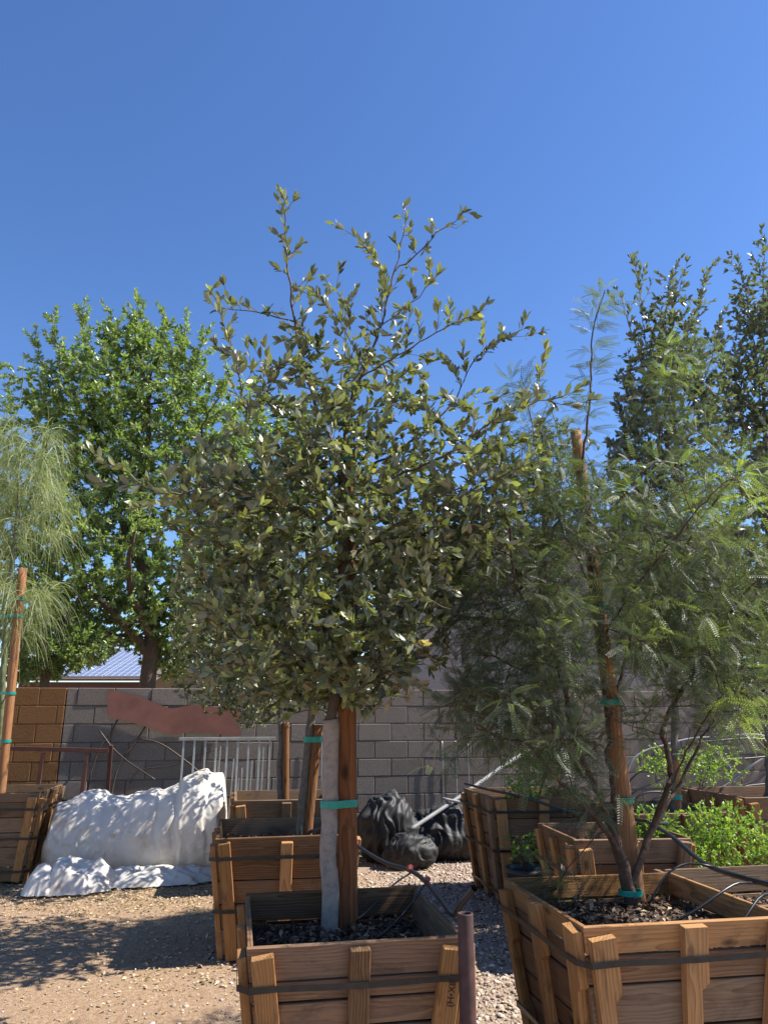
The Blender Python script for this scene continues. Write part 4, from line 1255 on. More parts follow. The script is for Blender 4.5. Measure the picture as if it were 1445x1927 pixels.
# ------------------------------------------------------------------ trees beyond the wall
def wild_tree(label, base, trunk, limbs, blobs, seed, leafm, per_m, size, tint, bark='bark_brown', rtr=.16, power=.44, step=.16, twig_len=.9, tip=.004, pinnate=False, up=.1, name='shade_tree', droop=.15, group='trees beyond the wall', shoots=()):
    tr = Tree(seed); g = tr.rng
    tr.limb(trunk, r0=rtr, r1=rtr * .6, step=.2, jit=.01)
    for lp in limbs: tr.limb(lp, r0=rtr * .5, r1=rtr * .12, step=.2, jit=.02)
    for sp_ in shoots:
        L = tr.limb([np.array(q) for q in sp_], r0=.02, r1=.006, step=.12, jit=.015)
        tr.side_shoots(L, .13, (.2, .5), up=.5, t0=.25, spread=.8); tr.twigs.append(L[-max(2, int(len(L) * .4)):])
    A = np.concatenate([px_blob(g, *b_[:6], int(b_[6] * 3.0)) for b_ in blobs])
    tr.grow(A, step=step, twig_len=twig_len, zpen=.2)
    rad = tr.radii(tip, power, rtr)
    lv = tr.leaves(per_m=per_m, size=size, angle=1.0, up=up, flop=.7, tint=tint, droop=droop)
    print(name, len(lv[0]))
    return finish_tree(name, label, 'tree', base, tr, rad, bark, leafm, lv, template=(LEAF4_V, LEAF4_F), group=group, thick=.03)
Y1 = 12.8
B1 = at_y(275, 1400, Y1); B1.z = 0
wild_tree('big bright green shade tree behind the wall, trunk showing above it', B1, [(B1.x, Y1, -.05), at_y(278, 1290, Y1), at_y(285, 1200, Y1), at_y(270, 1080, Y1), at_y(250, 950, Y1)],
          [[at_y(283, 1240, Y1), at_y(230, 1170, Y1 - .3), at_y(160, 1100, Y1 - .6), at_y(110, 1000, Y1 - .8)], [at_y(285, 1190, Y1), at_y(330, 1100, Y1 + .2), at_y(370, 980, Y1), at_y(390, 850, Y1)], [at_y(270, 1080, Y1), at_y(200, 900, Y1), at_y(170, 750, Y1)], [at_y(255, 970, Y1), at_y(280, 800, Y1), at_y(260, 640, Y1)], [at_y(285, 1190, Y1), at_y(240, 1100, Y1 - .9), at_y(250, 1000, Y1 - 1.6)]],
          [(250, 1000, 190, 210, Y1, 2.0, 330), (180, 800, 110, 140, Y1, 1.4, 150), (270, 760, 120, 150, Y1, 1.5, 190), (255, 645, 60, 60, Y1, .7, 40), (200, 640, 25, 40, Y1, .4, 10), (370, 800, 70, 120, Y1, 1.0, 75), (340, 690, 45, 60, Y1, .7, 25), (130, 700, 40, 70, Y1, .6, 24), (90, 960, 90, 200, Y1, 1.3, 150), (70, 760, 50, 70, Y1, .8, 24), (120, 1190, 130, 70, Y1 + .6, 1.2, 110), (360, 1120, 90, 110, Y1, 1.2, 90), (430, 900, 60, 150, Y1, .8, 60), (335, 1190, 100, 70, Y1 + .5, 1.0, 70), (200, 1130, 110, 60, Y1 + 1.0, .8, 70), (160, 1215, 60, 30, Y1 + .6, .5, 26), (320, 1240, 40, 40, Y1 + .4, .5, 26)],
          808, 'leaf_ash', 105, (.075, .125), (.45, .2),
          shoots=[[at_y(a_, b_, Y1 + c_) for a_, b_ in q] for c_, q in ((0, [(250, 720), (255, 640), (258, 572)]), (.2, [(280, 720), (300, 650), (310, 592)]), (.1, [(180, 720), (160, 650), (150, 588)]), (-.3, [(340, 740), (370, 680), (388, 628)]), (.3, [(210, 700), (215, 640), (208, 592)]), (0, [(110, 760), (85, 700), (72, 655)]), (-.5, [(380, 800), (420, 740), (440, 690)]), (.3, [(320, 720), (340, 660), (352, 612)]), (0, [(120, 690), (105, 640), (100, 605)]))])
Y2 = 14.5
B2 = at_y(520, 1400, Y2); B2.z = 0
wild_tree('pale green tree glimpsed behind the oak crown', B2, [(B2.x, Y2, -.05), at_y(520, 1250, Y2), at_y(510, 1050, Y2), at_y(500, 900, Y2)], [[at_y(512, 1080, Y2), at_y(450, 930, Y2), at_y(430, 780, Y2)], [at_y(510, 1050, Y2), at_y(570, 920, Y2), at_y(590, 800, Y2)]],
          [(500, 950, 110, 160, Y2, 1.6, 130), (480, 800, 90, 90, Y2, 1.0, 60), (560, 850, 60, 100, Y2, .8, 40)], 909, 'leaf_ash', 100, (.07, .12), (.6, .2), rtr=.12)
Y3 = 11.6
B3 = at_y(60, 1400, Y3); B3.z = 0
wild_tree('dark shaded tree crowding the wall behind the weeping tree', B3, [(B3.x, Y3, -.05), at_y(85, 1290, Y3), at_y(80, 1200, Y3), at_y(70, 1100, Y3)], [[at_y(80, 1210, Y3), at_y(30, 1150, Y3), at_y(-20, 1060, Y3)], [at_y(80, 1210, Y3), at_y(120, 1170, Y3), at_y(150, 1120, Y3)]],
          [(60, 1120, 130, 110, Y3, .8, 170), (-40, 950, 80, 200, Y3, .8, 80), (110, 1215, 110, 55, Y3, .6, 110), (60, 1262, 80, 26, Y3, .4, 50), (0, 760, 30, 80, Y3, .5, 14)], 1010, 'leaf_ash', 110, (.065, .11), (.25, .15), rtr=.09)
Y4 = 10.9
B4 = at_y(1440, 1400, Y4); B4.z = 0; B4.y = Y4
wild_tree('dark evergreen tree overhanging the far end of the block wall', B4, [(B4.x, Y4, -.05), at_y(1440, 1290, Y4), at_y(1435, 1150, Y4)], [[at_y(1440, 1250, Y4), at_y(1400, 1200, Y4), at_y(1370, 1150, Y4)], [at_y(1440, 1250, Y4), at_y(1490, 1150, Y4), at_y(1520, 1080, Y4)]],
          [(1430, 1180, 110, 130, Y4, .8, 190), (1400, 1310, 60, 60, Y4 - .3, .45, 70), (1500, 1200, 100, 200, Y4, .7, 90)], 1111, 'leaf_dark', 100, (.06, .095), (.5, .25), rtr=.09)
Y5 = 13.0
B5 = at_y(1010, 1400, Y5); B5.z = 0
wild_tree('thin-leaved tree behind the mesquite, beyond the wall', B5, [(B5.x, Y5, -.05), at_y(1010, 1250, Y5), at_y(1020, 1050, Y5), at_y(1030, 900, Y5)], [[at_y(1015, 1100, Y5), at_y(970, 960, Y5), at_y(940, 860, Y5)], [at_y(1015, 1050, Y5), at_y(1070, 940, Y5), at_y(1090, 850, Y5)]],
          [(1030, 960, 110, 130, Y5, .9, 120), (1060, 850, 70, 60, Y5, .5, 36), (1150, 980, 90, 110, Y5, .8, 50)], 1212, 'leaf_oak_dark', 90, (.06, .11), (.6, .2), rtr=.08)

# ------------------------------------------------------------------ shrubs and pots
def pot(label, loc, r, h):
    root = empty('nursery_pot', loc); tag(root, label, 'pot', 'black nursery pots')
    bm = bmesh.new(); n = 28
    prof = [(r * .78, 0), (r * .80, .01), (r * .97, h * .86), (r * 1.04, h * .87), (r * 1.05, h), (r * .99, h), (r * .95, h * .86), (r * .9, h * .55), (.001, h * .55)]
    rings = [[bm.verts.new((q * math.cos(2 * math.pi * i / n), q * math.sin(2 * math.pi * i / n), z)) for i in range(n)] for q, z in prof]
    for a, b in zip(rings[:-1], rings[1:]):
        for i in range(n): bm.faces.new((a[i], a[(i + 1) % n], b[(i + 1) % n], b[i]))
    bm.faces.new(rings[0][::-1])
    link('shell', bm_mesh('shell', bm, True), M['pot_plastic'], root)
    bm = bmesh.new(); bmesh.ops.create_circle(bm, cap_ends=True, segments=24, radius=r * .94)
    for v in bm.verts: v.co.z = h * .84
    link('soil', bm_mesh('soil', bm), M['soil'], root)
    return root
def shrub(label, base, blobs, seed, per_m=85, size=(.026, .045), tint=(.55, .22), stems=6, leafm='leaf_shrub'):
    tr = Tree(seed); g = tr.rng
    tr.node(np.array(base, float) + [0, 0, -.03], -1, .012)
    top = Vector(blobs[0][0])
    for s in range(stems):
        e = np.array(blobs[s % len(blobs)][0]) + g.normal(0, .06, 3)
        b_ = np.array(base, float)
        tr.limb([b_ + [0, 0, -.03], b_ + (e - b_) * .5 + g.normal(0, .03, 3), e], start=0, r0=.007, r1=.003, step=.05)
    tr.grow(np.concatenate([blob(g, c, r, int(n * 2.2), .6) for c, r, n in blobs]), step=.05, twig_len=.16)
    rad = tr.radii(.001, .38, .012)
    lv = tr.leaves(per_m=per_m, size=size, angle=.75, up=.5, flop=.5, tint=tint, newtip=0)
    lv[4] = np.clip(lv[4] + g.normal(0, .1, len(lv[4])), 0, 1)
    return finish_tree('shrub', label, 'shrub', tuple(base), tr, rad, 'bark_brown', leafm, lv, template=(LEAF4_V * [1, 1.15, 1], LEAF4_F), group='bright green shrubs')
def pb(px, py, Y, r): c = at_y(px, py, Y); return (c.x, c.y, c.z)
pot('black nursery pot between the two planter boxes', (1.14, 6.42, 0), .165, .37)
pA = at_y(1003, 1500, 7.15)
shrub('lime green shrub growing out of the tall planter box', (pA.x, 7.15, boxA['soil_z']), [(pb(1005, 1440, 7.1, 0), (.30, .3, .20), 90), (pb(985, 1490, 6.85, 0), (.24, .2, .14), 50), (pb(1040, 1420, 7.1, 0), (.12, .15, .13), 20)], 31)
pot('black nursery pot under the brightest round shrub', (2.47, 5.72, 0), .2, .36)
shrub('brightest round lime shrub in a pot behind the mesquite box', (2.47, 5.72, .32), [(pb(1362, 1580, 5.72, 0), (.38, .3, .27), 260), (pb(1290, 1620, 5.5, 0), (.2, .2, .17), 80), (pb(1440, 1600, 5.7, 0), (.16, .2, .2), 50)], 32)
pot('black nursery pot under the low shaded shrub', (1.98, 5.72, 0), .16, .34)
shrub('low olive shrub between the mesquite stems and the brightest shrub', (1.98, 5.72, .3), [(pb(1235, 1590, 5.72, 0), (.25, .2, .27), 170)], 33, tint=(.3, .2))
pot('black nursery pot under the open airy shrub', (2.93, 7.75, 0), .2, .4)
shrub('tall open airy shrub in front of the block wall', (2.93, 7.75, .36), [(pb(1330, 1440, 7.7, 0), (.40, .3, .24), 120), (pb(1235, 1440, 7.6, 0), (.2, .2, .2), 45), (pb(1300, 1500, 7.7, 0), (.3, .2, .12), 45)], 34, per_m=60)
pL = at_y(1000, 1552, 6.42)
shrub('small leafy sprig in the black pot between boxes', (1.14, 6.42, .33), [((1.10, 6.38, .52), (.16, .12, .13), 34)], 35)

# ------------------------------------------------------------------ white plastic sheeting
def fbm(p, o=4):
    s, a = 0, .5
    for k in range(o): s += a * noise.noise(p * (2 ** k)); a *= .5
    return s
def white_roll():
    root = empty('white_sheeting', (0, 0, 0))
    A = Vector((-3.36, 7.98, 0)); B = Vector((-1.66, 8.32, 0))
    root.location = (A + B) / 2
    tag(root, 'big crumpled roll of white plastic sheeting lying by the wall', 'plastic sheeting')
    ax = (B - A); L = ax.length; ax.normalize(); per = Vector((-ax.y, ax.x, 0))
    nu, nv = 230, 130
    V = []
    for i in range(nu + 1):
        u = i / nu
        # height profile along the roll: low on the left, tall on the right
        R0 = .33 + .12 * min(1, max(0, (u - .02) / .8)) + .02 * math.sin(u * 9) + .02 * noise.noise(Vector((u * 3, 0, 5)))
        for us, dr in ((.12, .012), (.31, -.014), (.46, .016), (.60, -.012), (.73, .03), (.88, -.02)): R0 += dr * (1 / (1 + math.exp(-max(-60, min(60, (u - us) * 260)))))
        endt = min(1, min(u, 1 - u) / .04); R0 *= (.3 + .7 * math.sqrt(max(0, 1 - (1 - endt) ** 2)))
        for j in range(nv):
            t = 2 * math.pi * j / nv
            cx_, sx_ = math.cos(t), math.sin(t)
            w1 = noise.noise(Vector((u * 3, cx_ * 1.2, sx_ * 1.2)))
            pl = 1 - 2.4 * abs(noise.noise(Vector((u * 11 + 1.2 * w1, cx_ * .5, sx_ * .5))))      # pleats that run round the roll
            pl2 = 1 - 2.4 * abs(noise.noise(Vector((u * 25 + 2.5 * w1, cx_ * 1.1 + 4, sx_ * 1.1))))
            cr = 1 - 2.2 * abs(noise.noise(Vector((u * 9 + 9, cx_ * 3.2, sx_ * 3.2))))            # crumples
            r = R0 * (1 + .085 * noise.noise(Vector((u * 4, cx_ * 1.3, sx_ * 1.3))) + .030 * pl + .013 * pl2 + .012 * cr + .075 * (noise.voronoi(Vector((u * 7 + w1, cx_ * 1.5, sx_ * 1.5)))[0][0] - .4) + .03 * (noise.voronoi(Vector((u * 20, cx_ * 3.4 + w1, sx_ * 3.4)))[0][0] - .4))
            x = u * L + .06 * noise.noise(Vector((3, math.cos(t) * 2, math.sin(t) * 2)))
            yv = r * .88 * math.cos(t); zv = R0 * .93 + r * math.sin(t)
            zv = max(zv, .012 + .01 * noise.noise(Vector((x * 5, yv * 5, 1))))
            p = A + ax * x + per * yv + Vector((0, 0, zv)) - root.location
            V.append(p)
    Fq = []
    for i in range(nu):
        for j in range(nv):
            k = (j + 1) % nv
            Fq.append((i * nv + j, (i + 1) * nv + j, (i + 1) * nv + k, i * nv + k))
    link('roll', np_mesh('roll', np.array([tuple(v) for v in V]), np.array(Fq), True), M['white_tarp'], root)
    # loose skirt that spills over the dirt
    def skirt(name, outline_c, sx, sy, rz, hmax, seed, n=70):
        V = []; c = Vector(outline_c)
        for i in range(n + 1):
            for j in range(n + 1):
                u, v = i / n * 2 - 1, j / n * 2 - 1
                # squircle outline with a ragged edge
                q = math.hypot(u * math.sqrt(1 - v * v / 2), v * math.sqrt(1 - u * u / 2)) + 1e-6
                uu, vv = u * math.sqrt(1 - v * v / 2), v * math.sqrt(1 - u * u / 2)
                ang = math.atan2(vv, uu)
                rag = 1 + .25 * noise.noise(Vector((math.cos(ang) * 1.7, math.sin(ang) * 1.7, seed))) + .10 * noise.noise(Vector((math.cos(ang) * 5, math.sin(ang) * 5, seed)))
                x, y = uu * sx * rag, vv * sy * rag
                wv = noise.noise(Vector((x * 2.5, y * 2.5, seed)))
                rid = 1 - 2.2 * abs(noise.noise(Vector((x * 3.4 + seed + wv, y * 4.6 + wv, .3))))
                fine = 1 - 2.2 * abs(noise.noise(Vector((x * 8 + seed - wv, y * 10 + 2 * wv, 1.3))))
                f1 = noise.voronoi(Vector((x * 4.2 + seed + .5 * wv, y * 5.5, .2)))[0][0]; f2 = noise.voronoi(Vector((x * 11 + seed, y * 13 + wv, .7)))[0][0]
                hgt = hmax * (1 - q ** 3.0) * (.34 + .45 * wv + .62 * f1 + .22 * f2 + .10 * rid) + .010 + .012 * f2 * q
                x2 = x * math.cos(rz) - y * math.sin(rz); y2 = x * math.sin(rz) + y * math.cos(rz)
                V.append(tuple(c + Vector((x2, y2, max(.008, hgt))) - root.location))
        Fq = [(i * (n + 1) + j, (i + 1) * (n + 1) + j, (i + 1) * (n + 1) + j + 1, i * (n + 1) + j + 1) for i in range(n) for j in range(n)]
        link('loose_sheet', np_mesh('loose_sheet', np.array(V), np.array(Fq), True), M['white_tarp'], root)
    skirt('a', (-2.80, 7.38, 0), .38, .25, .25, .26, 2.0)
    skirt('b', (-2.25, 7.67, 0), .66, .22, .13, .15, 5.0)
    skirt('c', (-1.72, 7.86, 0), .40, .17, .2, .13, 8.0)
    skirt('d', (-3.03, 7.24, 0), .20, .17, .0, .21, 11.0)
    skirt('e', (-2.35, 7.52, 0), .55, .10, .17, .10, 14.0)
white_roll()

# ------------------------------------------------------------------ black shade netting
def net_bundle(label, c, r, seed, rz=0, fold_n=7, sq=1.0):
    bm = bmesh.new(); bmesh.ops.create_icosphere(bm, subdivisions=6, radius=1.0)
    me_v = []
    for v in bm.verts:
        p = v.co.normalized()
        f = fbm(p * 1.1 + Vector((seed, 0, 0)), 2)
        w = noise.noise(p * 1.6 + Vector((0, seed, 0)))
        pl = 1 - 2.3 * abs(noise.noise(Vector((p.x * fold_n * .55 + 1.6 * w + seed, p.y * 1.3 + w, p.z * 1.1))))
        pl2 = 1 - 2.3 * abs(noise.noise(Vector((p.x * fold_n + 3 * w, p.y * 2.4 + seed, p.z * 2.2 + 2 * w))))
        cr = 1 - 2.3 * abs(noise.noise(Vector((p.x * 3.3, p.y * 3.3 + seed, p.z * 3.3))))
        k = 1 + .32 * f + .10 * pl + .022 * pl2 + .012 * cr
        q = Vector((p.x * r[0], p.y * r[1], p.z * r[2])) * k
        q.z = max(q.z + r[2] * .82, .004)
        x, y = q.x * math.cos(rz) - q.y * math.sin(rz), q.x * math.sin(rz) + q.y * math.cos(rz)
        v.co = (x, y, q.z)
    o = link('shade_netting', bm_mesh('shade_netting', bm, True), M['black_net'])
    o.location = c
    tag(o, label, 'netting', 'bundled black netting at the foot of the wall')
    return o
net_bundle('crumpled upright heap of black netting at the pipe\'s lower end', (.04, 8.78, 0), (.32, .27, .37), 4.0)
net_bundle('dusty brownish tail of black netting spilling onto the gravel', (.27, 8.42, 0), (.26, .16, .18), 9.0, .1)
net_bundle('long black netting bundle tied in folds beside the tall planter box', (.74, 8.95, 0), (.52, .27, .31), 14.0, YAW, 16)

# ------------------------------------------------------------------ scrap along the wall
def rod(label, pts, r, mat, name='steel_rod', cat='rod', group=None, sides=8, step=.06, cap=True):
    S = spline(pts, step)
    me = tube_mesh(name, S, r, sides, cap); c = Vector(S[0]); origin_to(me, c)
    o = link(name, me, mat); o.location = c
    return tag(o, label, cat, group)
def wl_(px, py, off): p = on_wall(px, py, off); return (p.x, p.y, p.z)
def leaning_rod(label, pxs, r=.009):
    rod(label, [wl_(px, py, off) for px, py, off in pxs], r, M['steel_rod'])
leaning_rod('long bent steel rod leaning from the wall down to the white sheeting', [(187, 1375, .12), (212, 1408, .13), (240, 1433, .2), (268, 1452, .28), (292, 1468, .34)])
leaning_rod('bowed steel rod reaching from the wall to the galvanised panel', [(262, 1390, .1), (300, 1399, .12), (340, 1425, .14), (378, 1458, .16), (400, 1500, .2), (405, 1598, .3)])
leaning_rod('straight steel strut under the brown wavy sheet, nearest the tan wall', [(221, 1355, .03), (205, 1385, .04), (188, 1408, .06), (168, 1470, .1), (150, 1598, .25)], .010)
leaning_rod('second straight steel strut under the brown wavy sheet', [(274, 1367, .03), (254, 1398, .04), (232, 1427, .08), (215, 1470, .12), (195, 1598, .25)], .010)
leaning_rod('arched steel rod low on the wall behind the sheeting', [(245, 1475, .05), (262, 1450, .04), (330, 1440, .04), (370, 1420, .05), (430, 1408, .05)], .006)

def wavy_sheet():
    top = [(202, 1297), (230, 1303), (262, 1311), (290, 1322), (312, 1331), (330, 1333), (352, 1328), (375, 1327), (398, 1330), (425, 1332), (452, 1340)]
    bot = [(202, 1349), (230, 1356), (262, 1364), (290, 1374), (312, 1381), (330, 1383), (352, 1379), (375, 1379), (398, 1381), (425, 1384), (452, 1386)]
    bm = bmesh.new()
    def P(q, o_): p = on_wall(q[0], q[1], o_); return p
    T = spline([tuple(P(q, .045)) for q in top], .03); n = 60
    def res(pts, off):
        S = spline([tuple(on_wall(q[0], q[1], off)) for q in pts], .01)
        k = np.linspace(0, len(S) - 1, n).astype(int); return S[k]
    T0, B0 = res(top, .040), res(bot, .060); T1, B1 = res(top, .034), res(bot, .054)
    c = on_wall(202, 1349, .06)
    v = [[bm.verts.new(Vector(a[i]) - c) for i in range(n)] for a in (T0, B0, B1, T1)]
    for i in range(n - 1):
        for a in range(4):
            b = (a + 1) % 4; bm.faces.new((v[a][i], v[b][i], v[b][i + 1], v[a][i + 1]))
    bm.faces.new([v[a][0] for a in range(4)]); bm.faces.new([v[a][n - 1] for a in range(4)][::-1])
    bmesh.ops.recalc_face_normals(bm, faces=bm.faces)
    o = link('sheet_metal', bm_mesh('sheet_metal', bm), M['rust_sheet']); o.location = c
    tag(o, 'rust-brown steel sheet with wavy edges propped along the wall top', 'metal sheet')
wavy_sheet()

def bar_between(a, b, sx, sy, mat, name, parent, bev=.002):
    a, b = Vector(a), Vector(b); d = b - a; L = d.length; ex = d.normalized()
    bm = slab(L, L, sx, sy, bev)
    o = link(name, bm_mesh(name, bm), mat, parent)
    ey = Vector(WN) * -1; ez = ex.cross(ey)
    if ez.length < .1: ey = Vector((0, 0, 1)); ez = ex.cross(ey)
    ez.normalize(); ey = ez.cross(ex)
    loc = (a + b) / 2 - (Vector(parent.location) if parent else Vector())
    if parent: o.matrix_local = axes(ex, ey, ez, loc)
    else: o.matrix_world = axes(ex, ey, ez, loc)
    return o
def rust_frame():
    a, b = on_wall(-60, 1407, .34), on_wall(205, 1413, .34)
    root = empty('scrap_rack', Vector((b.x, b.y, 0)))
    tag(root, 'rusty square-tube steel frame standing against the tan wall', 'steel frame')
    bar_between(a, b, .045, .045, M['rust_dark'], 'rail', root)
    for px, foot in ((-20, .42), (82, .42), (165, .42)):
        p = on_wall(px, 1412, .34); q = Vector((p.x, p.y, 0)) + WN * .05 - WD * .03
        bar_between(p - Vector((0, 0, .03)), q, .04, .04, M['rust_dark'], 'leg', root)
    p = on_wall(204, 1408, .34); q = Vector((p.x, p.y, 0)) - WN * .26 - WD * .02
    bar_between(p + WD * .026 + Vector((0, 0, .03)), q + WD * .026, .04, .04, M['rust_dark'], 'leg', root)
rust_frame()

def fence_panels():
    off = .50
    a, b = on_wall(337, 1391, off), on_wall(519, 1390, off)
    root = empty('fence_panel', Vector((a.x, a.y, 0))); tag(root, 'galvanised fence panel with long bars leaning behind the white sheeting', 'fence panel', 'galvanised fence panels')
    bar_between(a, b, .032, .05, M['galvanised'], 'top_rail', root)
    n = 9
    lean = WN * .12
    for i in range(n):
        f = (i + .45) / n; p = a.lerp(b, f) - Vector((0, 0, .018)); q = Vector((p.x, p.y, .02)) + lean * .9
        if i in (1, 4): q = p.lerp(q, .6)
        bar_between(p, q, .021, .021, M['galvanised'], 'bar', root, .001)
    q0 = a + lean * .85; q1 = b + lean * .85
    bar_between(Vector((q0.x, q0.y, .05)) + WN * .02, Vector((q1.x, q1.y, .05)) + WN * .02, .03, .02, M['galvanised'], 'bottom_rail', root)
    off2 = .34
    a, b = on_wall(345, 1592, off2), on_wall(528, 1592, off2); a.z = b.z = .1
    root = empty('fence_panel', Vector((a.x, a.y, 0))); tag(root, 'second galvanised panel with uneven bar ends behind the first', 'fence panel', 'galvanised fence panels')
    bar_between(a, b, .03, .03, M['galvanised'], 'bottom_rail', root)
    rs = random.Random(3)
    for i in range(15):
        f = (i + .5) / 15; p = a.lerp(b, f) + Vector((0, 0, .016)); topz = 1.10 + rs.uniform(-.28, .16)
        q = Vector((p.x + rs.uniform(-.03, .03), p.y + .12, topz))
        bar_between(p, q, .016, .016, M['galvanised'] if rs.random() > .25 else M['rust'], 'bar', root, .001)
fence_panels()

# thin wires hanging on the wall, conduit leaning over the netting
for i, (px, py0) in enumerate(((832, 1395), (857, 1395), (880, 1400), (606, 1370))):
    p = on_wall(px, py0, .035)
    o = rod(('thin upright wire behind the netting, nearest the oak stake', 'thin upright wire in the middle of three behind the netting', 'thin upright wire closest to the tall planter box', 'thin upright wire behind the whitewashed trunk')[i], [(p.x, p.y, p.z), (p.x + .003, p.y - .006, p.z * .5), (p.x - .004, p.y - .02, .0)], .005, M['galvanised'], 'wall_wire', 'wire', 'thin wires along the wall')
a = at_y(772, 1562, 8.40); b_ = on_wall(1012, 1402, .06)
rod('grey conduit pipe slanting from the netting up to the wall', [tuple(a), tuple(a.lerp(b_, .35) + Vector((0, 0, .0))), tuple(a.lerp(b_, .7) + Vector((0, 0, .02))), tuple(b_)], .022, M['pvc_grey'], 'conduit_pipe', 'pipe', sides=12)
a = at_y(832, 1503, 8.75); b_ = at_y(905, 1519, 8.78)
rod('short white-grey pipe lying across the black netting', [tuple(a), tuple(a.lerp(b_, .5)), tuple(b_)], .016, M['pvc_grey'], 'conduit_pipe', 'pipe', sides=10)
# conduit hoops stacked by the wall at the right
hoops = [([(1185, 1440), (1260, 1400), (1340, 1388), (1460, 1400)], .25, 'grey conduit hoop arching highest along the wall'),
         ([(1180, 1478), (1260, 1420), (1330, 1396), (1470, 1408)], .35, 'second grey conduit hoop just below the highest one'),
         ([(1180, 1505), (1240, 1468), (1300, 1440), (1400, 1428), (1480, 1440)], .45, 'low grey conduit hoop curving behind the airy shrub'),
         ([(1200, 1500), (1290, 1492), (1380, 1482), (1480, 1485)], .55, 'nearly level grey conduit lying above the pots'),
         ([(1230, 1505), (1330, 1498), (1420, 1470), (1480, 1440)], .62, 'grey conduit rising along the wall end'),
         ([(1330, 1510), (1390, 1460), (1440, 1425), (1490, 1400)], .30, 'thin conduit crossing steeply up the wall end')]
for pxs, off, lab in hoops:
    pts = [tuple(on_wall(px, py, off)) for px, py in pxs]
    e = on_wall(pxs[0][0] - 14, 1590, off); e2 = on_wall(pxs[-1][0] + 10, 1590, off)
    pts = [(e.x, e.y, .01)] + pts + [(e2.x, e2.y, .01)]
    rod(lab, pts, .013, M['black_plastic'] if off > .3 else M['pvc_grey'], 'conduit_hoop', 'conduit', 'conduit hoops stacked by the wall', 10)
# black tote lid and bin among the shrubs
# ------------------------------------------------------------------ rusty pipe, valve elbow and irrigation hoses
pp = Vector((.303, 3.055, 0))
root = empty('steel_pipe', pp); tag(root, 'rusty upright steel pipe standing at the planter box corner', 'pipe')
bm = bmesh.new(); n = 24; ztop = .832
prof = [(.0295, -.05), (.0295, .3), (.0300, .55), (.0295, ztop - .004), (.0285, ztop), (.0225, ztop), (.0215, ztop - .01), (.0215, ztop - .35), (.001, ztop - .35)]
rings = [[bm.verts.new((q * math.cos(2 * math.pi * i / n), q * math.sin(2 * math.pi * i / n), z)) for i in range(n)] for q, z in prof]
for a_, b2 in zip(rings[:-1], rings[1:]):
    for i in range(n): bm.faces.new((a_[i], a_[(i + 1) % n], b2[(i + 1) % n], b2[i]))
link('tube', bm_mesh('tube', bm, True), M['rust'], root)
bm = box_bm(.05, .035, .26, .006, (.012, .058, ztop - .24)); link('wood_shim', bm_mesh('wood_shim', bm), M['batten_wood'], root)
def hose(label, pts, r, mat='black_plastic', name='irrigation_hose', group='black irrigation hoses', sides=10, step=.05):
    return rod(label, pts, r, M[mat], name, 'hose', group, sides, step, name != 'hose_elbow')
h1 = hose('black irrigation hose draped from the leaning-trunk box to the rusty pipe', [(-.62, 5.85, .70), (-.34, 5.45, .792), (-.18, 5.15, .735), (.0, 4.72, .71), (.14, 4.35, .735), (.205, 4.05, .742), (.25, 3.75, .738), (.287, 3.45, .735), (.30, 3.24, .79)], .0115)
hose('black rubber elbow sticking out over the pipe top', [(.285, 3.22, .79), (.30, 3.17, .84), (.325, 3.14, .875), (.345, 3.11, .905)], .0135, name='hose_elbow', group=None)
h2 = hose('thin black drip line from hose to the oak trunk', [(.14, 4.33, .725), (.05, 4.18, .70), (-.08, 3.95, .63), (-.17, 3.8, .6), (-.28, 3.55, .585), (-.45, 3.5, .59)], .005, group='thin drip lines')
h3 = hose('thin black drip line crossing the soil beside the square stake', [(.205, 4.04, .73), (.12, 3.9, .66), (.0, 3.7, .60), (-.12, 3.5, .59)], .005, group='thin drip lines')
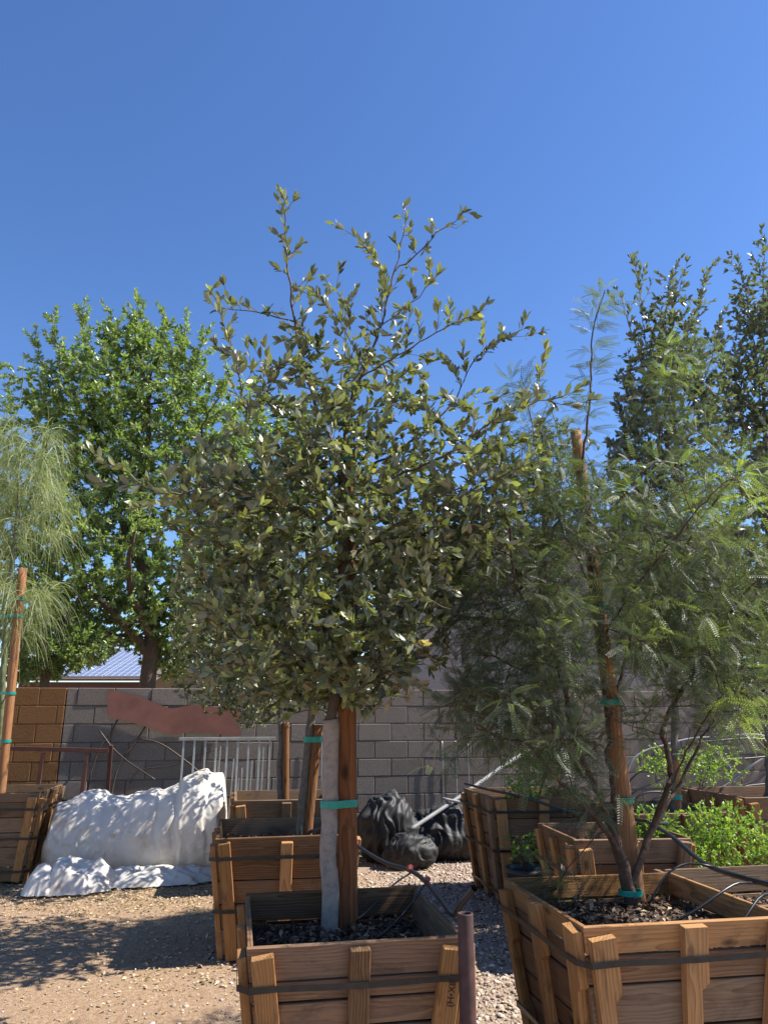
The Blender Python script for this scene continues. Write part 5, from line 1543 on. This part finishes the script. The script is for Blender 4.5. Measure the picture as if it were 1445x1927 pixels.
for p, lab in (((.14, 4.34, .752), 'red hose fitting above the back rim of the oak box'), ((.215, 4.02, .756), 'red hose fitting above the side rim of the oak box'), ((-.18, 5.15, .75), 'red hose fitting beside the leaning-trunk box')):
    bm = bmesh.new(); bmesh.ops.create_cone(bm, cap_ends=True, segments=12, radius1=.015, radius2=.013, depth=.03)
    o = link('hose_fitting', bm_mesh('hose_fitting', bm), M['red_fitting']); o.location = p; o.rotation_euler = (1.2, .4, .2)
    tag(o, lab, 'fitting', 'red hose fittings')
# hoses over the big box
h4 = hose('thick black hose sloping over the corner of the mesquite box', [(1.72, 5.15, .87), (1.72, 4.75, .84), (1.71, 4.40, .79), (1.66, 4.05, .80), (1.69, 3.75, .81), (1.85, 3.45, .80), (2.1, 3.3, .76)], .0125)
hose('looping drip line from the mesquite stems over the box side', [(1.2, 3.62, .635), (1.36, 3.62, .70), (1.52, 3.66, .775), (1.63, 3.72, .80), (1.72, 3.7, .80)], .0062, group='drip lines over the mesquite box')
hose('drip line arching high across the mesquite box soil', [(1.30, 4.02, .64), (1.42, 4.06, .77), (1.55, 4.1, .815), (1.66, 4.06, .805)], .0055, group='drip lines over the mesquite box')
hose('drip line dropping over the mesquite box front corner', [(1.45, 3.45, .635), (1.56, 3.5, .73), (1.66, 3.56, .785), (1.78, 3.56, .80)], .0062, group='drip lines over the mesquite box')
hose('short drip line end curling onto the mesquite box soil', [(1.55, 3.42, .64), (1.63, 3.46, .72), (1.72, 3.52, .775), (1.82, 3.5, .80)], .0062, group='drip lines over the mesquite box')
h5 = hose('black hose resting on the rim of the tall planter box', [(.80, 7.75, .885), (.93, 7.2, .885), (1.02, 6.72, .90), (1.2, 6.55, .87), (1.5, 6.2, .80), (1.75, 5.9, .80), (1.95, 5.5, .82), (1.72, 5.15, .87)], .0115)
hose('thin drip line lying on the soil of the leaning-trunk box', [(-.40, 5.5, .80), (-.55, 5.7, .72), (-.75, 5.9, .655), (-.9, 6.0, .645)], .005, group='thin drip lines')
